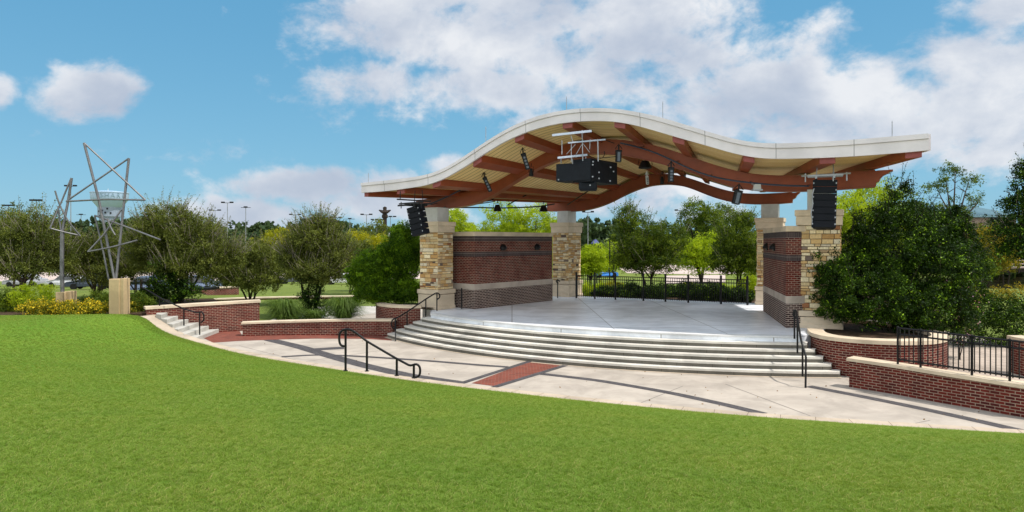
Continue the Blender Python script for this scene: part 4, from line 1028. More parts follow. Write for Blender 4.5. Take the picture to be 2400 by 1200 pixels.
tree('dark_bush', 'huge dark evergreen bush spilling over the right planter beside the stone column', 'bush', base_at(2100,25,-.02),
     [lobe(2100,570,25,1.5,1.4,1.3),lobe(2010,665,24.6,1.4,1.2,1.1),lobe(2190,640,24.8,1.5,1.4,1.3),lobe(2108,482,25.3,.42,.45,.75),lobe(2145,505,25.6,.38,.4,.6),lobe(2078,515,25.2,.35,.4,.65),lobe(2235,520,25.6,.4,.4,.7),lobe(2215,540,25.6,.7,.8,.8),lobe(2185,535,25.2,.4,.4,.6),lobe(2255,560,25.6,.6,.6,.6),
      lobe(2080,705,24,1.6,1.2,.9),lobe(2190,735,24,1.3,1,.7),lobe(1985,590,25,.6,.6,.65),lobe(2030,560,25,.6,.6,.7),lobe(2268,610,26,.6,.8,.7),lobe(1950,650,24.6,.6,.6,.5),lobe(1960,720,24.3,.6,.6,.45),lobe(2270,690,25,.6,.6,.7)],
     M_dark, .037, 2000, 88, .24, .09, 5, M_barkd, 27, hollow=.62, spikes=110, tw=M_barkd)
gp = np.random.default_rng(3).normal(size=(260,3))*np.array([.22,.25,.55])+np.array(D(2258,720,24.3))
tree('flowering_shrub', 'thin shrub with pink blossom at the right end of the dark bush', 'shrub', base_at(2250,24.6,-1.0), [lobe(2252,690,24.5,.5,.5,1.2)], M_green, .035, 90, 35, .22, .03, 3, M_barkd, 33, flower=(gp,.028,M_pink))
GB = 'trees seen through and around the stage'
tree('round_tree', 'dark olive tree with a forked trunk just behind the stage fence', 'tree', base_at(1520,44,-.3),
     [lobe(1500,560,44,1.7,1.5,1.5),lobe(1560,560,44,1.4,1.4,1.2),lobe(1470,510,44,.7,.8,.8),lobe(1530,610,43.5,1.9,1.4,.7),lobe(1480,600,44,1.3,1.2,.9)], M_green, .050, 900, 50, .33, .15, 2, M_barkd, 41, GB, 100, fork=.3)
tree('round_tree', 'bright green small tree between the two darker trees behind the stage fence', 'tree', base_at(1650,58,-1.3),
     [lobe(1640,600,58,2.0,1.6,1.3),lobe(1670,580,58,1.4,1.4,1.2),lobe(1600,590,59,1.4,1.4,1.0)], M_bright, .065, 560, 45, .42, .17, 1, M_barkd, 42, GB, 0, fork=.45)
tree('round_tree', 'dark green tree beside the back right column behind the fence', 'tree', base_at(1735,46,-.6),
     [lobe(1725,560,46,1.5,1.4,1.4),lobe(1705,610,46,1.1,1.2,1.0),lobe(1755,600,46,1.2,1.2,1.2),lobe(1740,520,46,.8,.9,.7)], M_green, .052, 720, 50, .34, .16, 2, M_barkd, 43, GB, 60)
tree('tall_tree', 'taller green tree rising behind the gap between the stage trees', 'tree', base_at(1640,78,-2.5),
     [lobe(1632,500,78,1.9,1.8,1.6),lobe(1660,520,78,1.8,1.8,1.4),lobe(1650,560,78,3.2,2.4,2.2),lobe(1690,510,80,1.4,1.4,1.6)], M_green, .09, 520, 42, .55, .22, 1, M_barkd, 44, GB, 0)
tree('tall_tree', 'bright yellow green tree above the left stage wall', 'tree', base_at(1230,52,-1),
     [lobe(1180,520,52,1.9,1.6,1.3),lobe(1250,520,52,2.0,1.6,1.4),lobe(1220,570,52,2.8,2,1.6),lobe(1300,560,52,1.1,1.2,1.6),lobe(1280,620,51,1.6,1.2,1.6)], M_bright, .06, 900, 48, .38, .18, 1, M_barkd, 45, GB, 0)
tree('tall_tree', 'bright yellow green tree right of the front left column post', 'tree', base_at(1070,55,-1),
     [lobe(1068,515,55,1.0,1.2,.9),lobe(1060,560,55,1.7,1.5,1.5),lobe(1100,550,56,1.0,1,1.0)], M_bright, .06, 380, 45, .38, .16, 1, M_barkd, 46, GB, 0)
tree('tall_tree', 'bright green tree between the right column and the dark bush', 'tree', base_at(2010,42,-1),
     [lobe(1990,500,42,1.6,1.5,1.3),lobe(2050,470,42,1.4,1.3,1.1),lobe(2010,550,42,2.0,1.5,1.3),lobe(2070,520,42,1.2,1.2,1.2)], M_bright, .052, 760, 48, .34, .16, 1, M_barkd, 47, GB, 0)
tree('slender_tree', 'tall sparse tree with open bare branches rising above the dark bush', 'tree', base_at(2228,48,-1),
     [lobe(2228,400,48,.95,.8,.55),lobe(2275,425,48,.7,.7,.45),lobe(2188,440,48,.8,.7,.4),lobe(2285,470,48,.6,.7,.55),lobe(2210,430,48,.5,.5,.6),lobe(2250,500,48,.9,.9,.4),lobe(2190,490,48,.7,.8,.4)], M_green, .055, 190, 26, .30, .13, 1, M_bark, 48, None, 0, hollow=.2, fork=.55)
tree('spreading_tree', 'dark spreading tree cut by the right edge of the photo', 'tree', base_at(2430,40,-1),
     [lobe(2400,480,40,1.1,1.2,.7),lobe(2420,390,40,.8,1,.8),lobe(2380,540,40,1.3,1.3,.9),lobe(2440,440,40,1.5,1.5,1.5),lobe(2400,585,40,1.6,1.4,.6)], M_dark, .055, 620, 48, .34, .2, 1, M_barkd, 49, None, 40)
tree('autumn_shrub', 'orange tinged shrub between the dark bush and the pond', 'shrub', base_at(2320,52,-1.2),
     [lobe(2310,570,52,1.3,1.2,1.2),lobe(2345,600,52,1.3,1.2,1.3),lobe(2290,610,52,.9,1,1.0),lobe(2340,555,53,1.0,1,.8)], M_hedge, .055, 420, 45, .35, .06, 4, M_barkd, 50)
tree('autumn_shrub', 'small green shrub on the pond bank', 'shrub', base_at(2305,47,-1.3), [lobe(2305,630,47,.75,.7,.55)], M_green, .05, 110, 40, .28, 0, seed=51)
tree('yellow_tree', 'yellow green tree far behind the left olive trees', 'tree', base_at(648,75,-2.4), [lobe(640,570,75,1.7,1.5,1.2),lobe(665,560,75,1.2,1.3,1.0)], M_yellowtree, .08, 240, 42, .45, .12, 2, M_barkd, 52)
tree('yellow_tree', 'pair of yellow tipped saplings left of the planter bush', 'tree', base_at(830,62,-1.7), [lobe(840,570,62,1.2,1.2,.9),lobe(800,575,62,.9,1,.6),lobe(890,570,62,1.0,1,.8)], M_yellowtree, .07, 220, 36, .4, .1, 3, M_barkd, 53)
# background tree ring right behind the wax myrtles
GR = 'background trees past the parking area'
k = 0
for px, py, Y, r, mt, lb in ((30,520,70,2.3,M_olive,'dull green background tree left of the twisted sculpture'),(880,560,66,2.0,M_olive,'olive background tree left of the planter bush'),(820,590,58,1.8,M_olive,'grey green background tree behind the wispy olive tree'),
        (285,590,60,2.0,M_green,'round green tree under the water tower'),(2130,520,60,2.6,M_green,'green background tree just above the dark bush'),(2360,560,60,2.2,M_dark,'dark background tree before the metal roofed building'),
        (1440,590,85,1.8,M_bright,'light green sapling on the far lawn left of the dark olive tree'),(1385,600,60,1.1,M_bright,'yellow green sapling beside the back left column'),(1770,590,60,1.8,M_bright,'yellow green shrub tree tight against the back right column')):
    k += 1; Yb = Y; tree('background_tree', lb, 'tree', base_at(px, Yb, gz(Yb)), [lobe(px,py,Y,r,r*.9,r*.8),lobe(px+14,py+20,Y,r*.8,r*.8,r*.7),lobe(px-16,py+22,Y,r*.8,r*.8,r*.7)], mt, .08, 260, 40, .5, .12, 2, M_barkd, 60+k, GR)
# shrubs behind the stage fence
GS = 'shrubs behind the stage fence'; rg = random.Random(5)
for px, wv, hv, Y, mt, lb in ((1385,1.0,.9,41.5,M_bright,'bright shrub by the back left column behind the fence'),(1430,1.3,.95,42.5,M_yellowtree,'yellow shrub in front of the blue car'),(1480,1.0,.7,40.5,M_dark,'dark low shrub under the blue car'),(1560,1.2,.8,40.8,M_dark,'dark low shrub under the forked trunk'),
        (1610,1.2,.75,42.5,M_yellowtree,'yellow low shrub right of the forked trunk'),(1645,1.0,.8,39.5,M_dark,'dark low shrub in the middle right of the fence'),(1640,.8,1.1,50,M_olive,'grey green round shrub behind the fence'),(1700,1.6,1.1,52,M_bright,'bright green mound left of the back right column'),(1700,1.1,.7,39.0,M_dark,'dark low shrub near the right end of the fence'),(1757,.9,1.2,44,M_bright,'bright shrub at the right end of the fence'),(1410,.8,.6,40.5,M_dark,'dark low shrub near the left end of the fence')):
    z = -.25 if Y < 46 else -1.2; c = base_at(px, Y, z)
    tree('shrub', lb, 'shrub', c, [((c.x,c.y,z+hv*.5),(wv*.7,wv*.6,hv*.55)),((c.x+wv*.5,c.y+.1,z+hv*.4),(wv*.5,wv*.5,hv*.45))], mt, .045, 130, 42, .2, 0, seed=int(px)+int(Y*10), group=GS)
for k_, (u_, lb_) in enumerate(((-3.6,'dark clipped shrub at the left end behind the stage fence'),(-2.3,'second dark clipped shrub from the left behind the stage fence'),(-.9,'dark clipped shrub just left of the forked trunk behind the stage fence'),(1.0,'dark clipped shrub just right of the forked trunk behind the stage fence'),(2.3,'dark clipped shrub in the right half behind the stage fence'),(3.5,'dark clipped shrub second from the right end behind the stage fence'))):
    c = S(u_, 10.2, -.1); hgt = (.55,.8,.75,.95,.95,.7)[k_]
    tree('clipped_shrub', lb_, 'shrub', c, [((c.x,c.y,c.z+hgt*.5),(.72,.5,hgt*.55)),((c.x+.35,c.y-.1,c.z+hgt*.4),(.5,.4,hgt*.45))], M_dark, .04, 190, 50, .2, 0, seed=300+k_, group='dark clipped shrubs along the stage fence')
mb = MB(); mb.face([(0,39.9,-.06),(19,29.9,-.06),(25,44,-.3),(4,52,-1.15)]); tag(mb.build('rear_bed', M_soil, weld=False), kind='structure')

# left flower bed
root = thing('flower_bed', 'long mound of yellow flowering plants in front of the star sculptures', 'flowers', (-19.5,30.6,-.05))
L = [lobe(x, 726-abs(x-160)*.03, 30.1, .65, .5, .38) for x in range(80, 256, 22)]
p, v = crown_points(L, 420, 42, .17, 71, .3); o = leaf_mesh('foliage', p, .030, M_bed, root, v, .5, loc=root.location)
pf = p[np.random.default_rng(2).random(len(p)) < .22]+np.array([0,-.02,.03]); o = leaf_mesh('flowers', pf, .028, M_flower, root, None, .9, loc=root.location, seed=6)
root = thing('flower_bed', 'small clump of yellow green plants right of the tan pedestal', 'flowers', (-17.1,31.2,-.05))
p, v = crown_points([lobe(304,722,31,.4,.4,.3),lobe(325,718,31.5,.4,.4,.3)], 100, 40, .16, 72, .3); leaf_mesh('foliage', p, .03, M_bed, root, v, .5, loc=root.location)
pf = p[np.random.default_rng(2).random(len(p)) < .12]; leaf_mesh('flowers', pf, .026, M_flower, root, None, .9, loc=root.location, seed=7)
for px, py, r, lb, mt in ((80,700,.95,'dense fresh green shrub left of the yellow flower bed',M_bright),(15,725,.75,'low olive shrub at the left edge of the photo',M_green),(325,700,.55,'clipped green hedge behind the tan pedestal',M_green),(235,690,.6,'dark green shrub behind the flower bed near the tan pedestal',M_green)):
    c = base_at(px, 31.6, -.05); tree('shrub', lb, 'shrub', c, [((c.x,c.y,.05+r*.5),(r*1.1,r*.8,r*.75)),((c.x+r*.7,c.y,r*.35),(r*.7,r*.6,r*.5)),((c.x-r*.7,c.y,r*.35),(r*.7,r*.6,r*.5))], mt, .032, 260, 48, .2, 0, seed=int(px)+9)
# clipped hedge on the right
c = base_at(2400, 28, -1.05); L = [((c.x-2.6+i*.75, 28+.15*(i % 2), .05), (.75,.8,1.15)) for i in range(10)]
root = thing('hedge', 'tall dense hedge with yellow tipped leaves behind the right fence', 'hedge', c); p, v = crown_points(L, 900, 60, .24, 81, .75); p = p[(p[:,2] < 1.42+.06*np.sin(p[:,0]*5))]
tp2 = p[:,2] > .75+.35*np.random.default_rng(1).random(len(p)); leaf_mesh('foliage', p[~tp2], .034, M_dark, root, None, .6, loc=c); leaf_mesh('yellow_tips', p[tp2], .030, M_hedge, root, None, .6, loc=c)
# ornamental grasses
def reed(label, px, Y, z, h, w, n, seed):
    c = base_at(px, Y, z); root = thing('ornamental_grass', label, 'grass clump', c, 'ornamental grass clumps behind the low seat wall'); rg = np.random.default_rng(seed); mb = MB()
    for _ in range(n):
        a = rg.uniform(0, 2*math.pi); r = rg.uniform(.15,1)*w; hh = h*rg.uniform(.25,1.05); d = Vector((math.cos(a), math.sin(a), 0)); s = Vector((-d.y, d.x, 0))*.012
        b = c+d*rg.uniform(0,.12); m1 = b+d*r*.35+Vector((0,0,hh*.75)); m2 = b+d*r*.75+Vector((0,0,hh)); e = b+d*r*1.1+Vector((0,0,hh*rg.uniform(.55,.85))); col = (rg.random(), rg.random(), 0)
        for p, q, w0, w1 in ((b,m1,1,1),(m1,m2,1,.7),(m2,e,.7,.1)): mb.face([p-s*w0, p+s*w0, q+s*w1, q-s*w1], None, col)
    adopt(root, mb.build('blades', M_tuft, weld=False))
reed('light green fountain grass clump left of the vine covered tree', 664, 35.4, -1.05, 1.2, 1.25, 2200, 1)
reed('dark green fountain grass clump right of the vine covered tree', 806, 35.8, -1.05, 1.25, 1.25, 2600, 2)
reed('low grass clump between the two fountain grasses', 735, 36.6, -1.05, .6, .8, 500, 3)

# distant woods: one mass
def forest(segs, seed):
    P = []; V = []; rg = np.random.default_rng(seed)
    for px0, px1, pyt, Y, n in segs:
        for i in range(n):
            px = px0+(px1-px0)*(i+rg.random())/n; y = Y*rg.uniform(.9,1.1); top = pyt+rg.normal()*3.0; c = D(px, top, y); r = rg.uniform(3.0,5.5)*Y/250; c.z -= r
            p, v = crown_points([((c.x,c.y,c.z),(r*1.3,r,r)),((c.x,c.y,c.z-r*1.1),(r*1.6,r,r*1.1))], 60, 16, r*.26, int(rg.integers(1e6)), .7); P.append(p); V.append(v)
    return np.concatenate(P), np.concatenate(V)
p, v = forest([(-200,130,522,190,12),(130,330,520,200,10),(300,480,528,230,8),(480,640,533,240,10),(560,640,522,230,4),(640,800,528,240,9),(780,1010,530,250,16),(760,830,520,230,5),(1000,1130,536,260,8),(1090,1330,545,240,10),(1340,1480,530,180,12),(1440,1800,540,200,16),(1350,1420,522,170,5),(1960,2120,505,120,8),(2100,2260,540,150,10),(2240,2420,545,110,9),(2280,2330,535,100,3),(2400,2700,520,110,8)], 4)
fo = leaf_mesh('distant_woods', p, .75, M_forest, None, v, .6); tag(fo, 'continuous dark green wood along the horizon', 'woods', kind='stuff')

# ------------------------------------------------------------------ background ground features
def sheet(name, pix, mat, z, kind='structure'):
    mb = MB(); mb.face([G(x,y,z) for x,y in pix]); return tag(mb.build(name, mat, weld=False), kind=kind)
M_road = simple('pale_parking_pavement', (.46,.37,.33), .9, .2, 0, .12, .2)
sheet('parking_lot', [(-300,640),(500,636),(880,634),(1200,636),(1200,652),(880,654),(500,660),(-300,668)], M_road, -2.99)
sheet('road', [(1440,622),(1800,618),(1800,640),(1620,643),(1470,640)], M_road, -2.99); sheet('road', [(1370,612),(1460,612),(1460,617),(1370,617)], M_road, -2.99); sheet('road', [(1560,646),(1700,644),(1700,662),(1560,664)], M_road, -2.7)
# low far wall across the left lawn
A = [(-10.6+.0, 50.5)]; pl = [base_at(480,49,0),base_at(600,50.5,0),base_at(720,51.5,0),base_at(850,52,0),base_at(960,52,0)]
wall_curve('garden_wall', 'long low brick garden wall with tan coping crossing the grass behind the olive trees', [(p.x,p.y) for p in pl], -1.35, -.93, .4, .09)
mb = MB()
# brick ramp wall near the wagon
pl = [base_at(470,56,0),base_at(560,57.5,0)]; wall_curve('brick_wall', 'distant red brick wall end beside the dark wooden deck', [(p.x,p.y) for p in pl], -1.8, -.6, .5, .1)
# dark timber deck with railings behind the pedestal
dk = thing('wooden_deck', 'dark deck railing with crossed braces behind the tan pedestal', 'railing', base_at(330,41,-.05))
mb = MB()
for px in (297,318,331,350,363): mb.tube([base_at(px,41,-.05), D(px,655,41)], .075, 6)
for px in (438,448): mb.tube([base_at(px,43,-.05), D(px,640,43)], .07, 6)
adopt(dk, mb.build('post', M_barkd))
mb = MB(); mb.tube([D(292,664,41),D(368,660,41)], .06, 6); mb.tube([D(292,690,41),D(372,684,41)], .06, 6); mb.tube([D(303,663,41),D(328,698,41)], .04, 6); mb.tube([D(340,663,41),D(366,690,41)], .04, 6); mb.tube([D(452,672,43),D(468,640,43)], .03, 6)
adopt(dk, mb.build('rail', M_black)); mb = MB(); mb.box(D(465,676,43), 2.0, 1.2, .12); adopt(dk, mb.build('deck_board', M_black))
# parked cars
def car(label, px, py, Y, L, col, rz=0, hgt=1.5, suv=False):
    c = D(px, py, Y); c.z = gz(Y); root = thing('parked_car', label, 'car', c, 'parked cars in the background'); RZ = Matrix.Rotation(rz, 3, 'Z'); W = 1.8
    prof_ = [(-.5,.30),(-.5,.62),(-.47,.80),(-.30,.88),(-.18,1.0*hgt/1.5*.99),(-.12,hgt*.97),(.0,hgt),(.22,hgt*.98),(.36,.98 if not suv else hgt*.9),(.48,.90),(.5,.60),(.5,.30)]
    mb = MB(); n = len(prof_)
    for w0, w1 in ((-1, 1),):
        Lft = [c+RZ @ Vector((x*L, -W/2*(1 if z < .95 else .82), z)) for x, z in prof_]; Rt = [c+RZ @ Vector((x*L, W/2*(1 if z < .95 else .82), z)) for x, z in prof_]
        for i in range(n): j = (i+1) % n; mb.face([Lft[i], Lft[j], Rt[j], Rt[i]], None, col)
        mb.face(Lft[::-1], None, col); mb.face(Rt, None, col)
    adopt(root, mb.build('body', M_paint, bevel=.04, weld='recalc'))
    mb = MB()
    for sy in (-1, 1):
        y = sy*(W/2*.90+.012); z0, z1 = .93, hgt*.90; f = [Vector((-.24*L,y,z0)),Vector((.30*L,y,z0)),Vector((.20*L,y*.95,z1)),Vector((-.11*L,y*.95,z1))]; mb.face([c+RZ @ q for q in (f if sy < 0 else f[::-1])])
    adopt(root, mb.build('window', MATS.get('car_glass') or simple('car_glass', (.02,.025,.03), .1, .6)))
    for sx in (-.31,.31):
        for sy in (-1,1):
            mb = MB(); a = c+RZ @ Vector((sx*L, sy*W/2*.80, .32)); b = c+RZ @ Vector((sx*L, sy*(W/2+.01), .32)); mb.tube([a,b], .33, 14); w = mb.build('wheel', M_black, smooth=50); adopt(root, w)
    return root
car('bright blue car partly hidden by shrubs behind the stage fence', 1420, 622, 118, 3.9, (.02,.16,.52), .1, 1.75)
for px, Y, col, lb, rz in ((215,72,(.03,.04,.06),'dark car under the tree behind the sculptures',.2),(340,58,(.10,.13,.20),'dark blue grey car behind the crossed railing',.3),(455,62,(.16,.2,.3),'grey blue car left of the low rounded olive tree',.1),(160,80,(.5,.5,.52),'silver car behind the left trees',-.1),(60,85,(.30,.30,.32),'grey car at the far left behind the trees',0.1),(800,95,(.6,.6,.6),'white car far behind the wispy olive tree',.0),(690,98,(.08,.09,.1),'black car far behind the ornamental grass',.05)):
    car(lb, px, 600, Y, 4.4, col, rz)
# far lamp posts
def pole(label, px, yt, Y, kind=2, r=.10):
    b = base_at(px, Y, gz(Y)); t = D(px, yt, Y); root = thing('lamp_post', label, 'lamp post', b, 'tall light poles on the horizon'); mb = MB(); mb.tube([b, t], [r*1.3, r*.8], 8); adopt(root, mb.build('pole', M_pole, smooth=60)); mb = MB(); w = 3.4*Y/200
    if kind: mb.box(t+Vector((0,0,-.05)), w*.8, .14, .12)
    for x in ((-1,1) if kind == 2 else (-1,0,1) if kind == 3 else (0,)): mb.box(t+Vector((x*w*.36,-.1,.08)), w*.26, .6, .35)
    adopt(root, mb.build('lamp_head', M_black))
names = {85:'light pole above the trees between the left edge and the twisted sculpture',166:'light pole just behind the top of the twisted sculpture',190:'short light pole between the twisted sculpture and the water tower',504:'faint light pole nearest the spiky olive tree',533:'tallest light pole right of the spiky olive tree',576:'second tall light pole right of the spiky olive tree',692:'light pole touching the left side of the wispy olive tree top',787:'first light pole right of the wispy olive tree',820:'second light pole right of the wispy olive tree',859:'light pole midway to the dark totem pole',883:'light pole just left of the dark totem pole',915:'light pole just right of the dark totem pole',1378:'light pole beside the back left column',1595:'light pole over the dark forked tree behind the stage',20:'thin light pole at the far left edge'}
for px, yt, Y, kd in ((85,470,150,3),(166,436,170,2),(190,503,220,1),(504,493,210,2),(533,475,180,2),(576,486,180,1),(692,503,220,2),(787,510,200,2),(820,513,210,1),(859,503,190,2),(883,515,220,3),(915,508,210,3),(1378,497,160,2),(1595,493,190,2),(20,482,180,3)):
    pole(names[px], px, yt, Y, kd)
tp_ = thing('totem_pole', 'dark carved pole with a winged top left of the stage', 'pole', base_at(902,120,-3.03)); mb = MB(); b = base_at(902,120,-3.03); t = D(902,500,120)
mb.tube([b,t], [.42,.34], 10); adopt(tp_, mb.build('shaft', M_barkd, smooth=60)); mb = MB(); mb.lathe((t.x,t.y,t.z-.9), [(.3,0),(.55,.2),(.5,.6),(.35,.8),(.8,1.1),(.3,1.5),(.35,1.9),(0,2.1)], 12)
mb.tube([t+Vector((-1.0,0,.55)), t+Vector((-.4,0,.25)), t+Vector((.4,0,.25)), t+Vector((1.0,0,.55))], [.1,.3,.3,.1], 8); adopt(tp_, mb.build('winged_top', M_barkd, smooth=60))

# water tower
YT = 420; wt = thing('water_tower', 'pale water tower with dark lettering seen through the star sculpture', 'water tower', base_at(257,YT,-3)); s = YT/F; cx = D(257,565,YT)
mb = MB(); z = lambda py: D(257,py,YT).z
mb.lathe((cx.x,cx.y,0), [(0,z(447)),(20*s,z(448)),(39*s,z(450.5)),(41*s,z(451)),(41*s,z(453)),(40*s,z(453.2)),(39.5*s,z(466)),(38.5*s,z(468.5)),(25.5*s,z(485.5)),(25*s,z(486))], 48, (.34,.45,.60)); adopt(wt, mb.build('tank', M_paint, smooth=25))
mb = MB(); mb.lathe((cx.x,cx.y,0), [(25*s,z(485)),(25*s,z(508)),(22*s,z(509)),(22*s,-3)], 40, (.22,.26,.33)); adopt(wt, mb.build('stem', M_paint, smooth=25))
mb = MB()
for px, py in ((244,496),(254,494),(265,490),(261,499),(271,500),(247,507)):
    aa = math.asin(max(-.99,min(.99,(px-257)/25))); p = Vector((cx.x+25.1*s*math.sin(aa), cx.y-25.1*s*math.cos(aa), z(py))); mb = MB(); mb.box(p, .9, .3, 1.0, aa); adopt(wt, mb.build('vent_opening', M_black))
def text_obj(txt, size, mat, name):
    cu = bpy.data.curves.new(name, 'FONT'); cu.body = txt; cu.size = size; cu.extrude = .05; cu.align_x = 'CENTER'; cu.align_y = 'CENTER'
    ob = bpy.data.objects.new(name, cu); C.objects.link(ob); dg = bpy.context.evaluated_depsgraph_get(); me = bpy.data.meshes.new_from_object(ob.evaluated_get(dg)); C.objects.unlink(ob); bpy.data.objects.remove(ob)
    me.materials.clear(); me.materials.append(mat); o = bpy.data.objects.new(name, me); C.objects.link(o); return o
for i, ch in enumerate('SHARE'):
    o = text_obj(ch, 3.6, simple('tower_lettering', (.18,.27,.34), .6) if 'tower_lettering' not in MATS else MATS['tower_lettering'], 'lettering'); aa = .10+.275*i*(1+.02*i)
    o.location = (cx.x+40.2*s*math.sin(aa), cx.y-40.2*s*math.cos(aa), z(460)); o.rotation_euler = (R(90), 0, aa); adopt(wt, o)
mb = MB(); mb.tube([(cx.x-1,cx.y,z(447)),(cx.x-1,cx.y,z(442))], .15, 6); adopt(wt, mb.build('antenna', M_post))

# far buildings
def building(label, x0, x1, ytop, yeave, ybase, Y, wall, roofc, dep=14, rib=True, hip=.3):
    a, b = D(x0,yeave,Y), D(x1,yeave,Y); zb_ = D(x0,ybase,Y).z; zr = D(x0,ytop,Y).z; root = thing('building', label, 'building', ((a.x+b.x)/2, Y, zb_))
    mb = MB(); mb.prism([(a.x,Y),(b.x,Y),(b.x,Y+dep),(a.x,Y+dep)], zb_, a.z); adopt(root, mb.build('wall', wall))
    o = .5; w = b.x-a.x; mb = MB(); e = [Vector((a.x-o,Y-o,a.z)),Vector((b.x+o,Y-o,a.z)),Vector((b.x+o,Y+dep+o,a.z)),Vector((a.x-o,Y+dep+o,a.z))]; rd = [Vector((a.x+w*hip,Y+dep/2,zr)),Vector((b.x-w*hip,Y+dep/2,zr))]
    mb.face([e[0],e[1],rd[1],rd[0]]); mb.face([e[1],e[2],rd[1]]); mb.face([e[2],e[3],rd[0],rd[1]]); mb.face([e[3],e[0],rd[0]]); mb.prism([(q.x,q.y) for q in e], a.z-.25, a.z-.01)
    if rib:
        for i in range(1,22):
            t = i/22; p = e[0].lerp(e[1], t); q = rd[0].lerp(rd[1], t); mb.tube([p+Vector((0,0,.04)), q+Vector((0,0,.04))], .06, 4)
    adopt(root, mb.build('roof', roofc)); return root, a, b
M_teal = simple('blue_green_metal_roof', (.15,.25,.29), .5, .3, 0, .08, .5); M_far = brick('far_brick', (.30,.20,.16), (.24,.16,.13), (.36,.3,.26), .4, .2, .02)
rt, a, b = building('brick building with blue green metal roof above the pond at the right', 2270,2382,474,505,600,95, M_far, M_teal, 16)
mb = MB(); mb.box(D(2331,522,94.95), 1.1, .12, 1.6); mb.tube([D(2331,516,94.9),D(2331,514,94.9)], .5, 10); adopt(rt, mb.build('arched_window', M_black))
building('building with a tan roof behind the dark bush right of the column', 1962,2110,523,545,600,62, simple('dark_wall', (.05,.045,.04), .8), simple('tan_shingle', (.42,.33,.26), .9), 14, False, .12)
building('low whitish building on the horizon left of the stage', 903,944,541,549,575,150, simple('pale_wall', (.55,.53,.50), .8), simple('pale_roof', (.62,.62,.62), .7), 14, False, .02)
building('flat pale building on the horizon far left of the stage', 855,915,551,556,580,120, simple('blue_pale_wall', (.42,.50,.58), .8), simple('pale_blue_roof', (.5,.58,.65), .7), 14, False, .02)
# ball field structures far behind the stage
bf = thing('ball_field_fence', 'tall thin dark backstop fence on the far lawn behind the stage', 'fence', base_at(1385,100,-2.9)); mb = MB()
for px, y0, y1 in ((1378,575,605),(1384,583,605),(1404,572,608),(1438,578,606),(1394,572,583),(1398,572,583)): mb.tube([D(px,y0,100), base_at(px,100,-2.95)], .07, 5)
adopt(bf, mb.build('post', M_black)); mb = MB()
for y in (575,583,595): mb.tube([D(1378,y,100),D(1440,y,100)], .035, 4)
adopt(bf, mb.build('rail', M_black))
cn = thing('shade_canopy', 'small navy shade canopy on the far lawn behind the stage', 'canopy', base_at(1397,130,-3)); mb = MB(); a = D(1390,571,130); b = D(1406,571,130); mb.hexa([a,b,b+Vector((0,4,0)),a+Vector((0,4,0))],[a+Vector((.5,1,.75)),b+Vector((-.5,1,.75)),b+Vector((-.5,3,.75)),a+Vector((.5,3,.75))]); adopt(cn, mb.build('canvas', simple('navy_canvas', (.06,.07,.20), .8), weld='recalc')); mb = MB()
for p in (a, b): mb.tube([p, Vector((p.x,p.y,-3))], .08, 5)
adopt(cn, mb.build('post', M_black))
pl_ = thing('tall_black_pole', 'thin black pole in front of the blue car behind the fence', 'pole', base_at(1429,60,-1.4)); mb = MB(); mb.tube([base_at(1429,60,-1.4), D(1429,560,60)], .06, 6); adopt(pl_, mb.build('shaft', M_black)); mb = MB(); mb.tube([D(1429,566,60), D(1439,571,60), D(1439,630,60)], .04, 6); adopt(pl_, mb.build('guy_tube', M_black))

# pond with kerb and bridge
def water_mat():
    m, T, b = newmat('pond_water', .06, .5); b.inputs['Base Color'].default_value = (.030,.026,.012,1); g = T.new('ShaderNodeNewGeometry').outputs['Position']; bump(T, b, T.noise(g, 3.0, 3, .5), .02, .25); return m
sheet('pond', [(2200,700),(2600,700),(2700,624),(2350,633),(2295,655),(2230,680)], water_mat(), -1.55) if False else None
mb = MB(); mb.face([G(2150,690,-1.9),G(2500,700,-1.9),G(2700,628,-1.9),G(2352,636,-1.9),G(2290,656,-1.9)]); 
wz = -1.9
pond = mb.build('pond', water_mat(), weld=False); tag(pond, kind='structure')
# terrain gap: the pond lies in a basin cut by raising the bank instead
pond.location.z = 0
br = thing('footbridge', 'low dark footbridge with pale rails across the pond at the right edge', 'bridge', base_at(2380,84,-1.9)); mb = MB()
for y, r in ((611,.09),(619,.06),(627,.11)): mb.tube([D(2362,y,84), D(2430,y-1,84)], r, 6)
adopt(br, mb.build('rail', simple('weathered_pink_timber', (.42,.32,.28), .8))); mb = MB()
for px in (2364,2388,2412): mb.tube([D(px,610,84), D(px,640,84)], .09, 6)
adopt(br, mb.build('post', M_barkd)); mb = MB(); a = D(2362,630,84.2); b = D(2430,630,84.2); mb.hexa([a+Vector((0,0,-.4)),b+Vector((0,0,-.4)),b+Vector((0,2,-.4)),a+Vector((0,2,-.4))],[a,b,b+Vector((0,2,0)),a+Vector((0,2,0))]); adopt(br, mb.build('deck', M_barkd))
mb = MB(); A = [G(2296,652,-1.7), G(2330,643,-1.7), G(2352,635.5,-1.7)]
for i in range(2): t = Vector((-.2,.35,0)); mb.hexa([A[i]+Vector((0,0,-.5)),A[i+1]+Vector((0,0,-.5)),A[i+1]+t+Vector((0,0,-.5)),A[i]+t+Vector((0,0,-.5))],[A[i],A[i+1],A[i+1]+t,A[i]+t])
tag(mb.build('pond_edge', M_conc, weld='recalc'), kind='structure')

# right paved path behind the railing
mb = MB(); mb.face([(9.5,17),(26,14),(26,30),(12,30)] and [Vector((9.8,20.3,-1.045)),Vector((14,15.2,-1.045)),Vector((28,15,-1.045)),Vector((28,27.5,-1.045)),Vector((12,27.5,-1.045))]); tag(mb.build('side_path', M_path, weld=False), kind='structure')

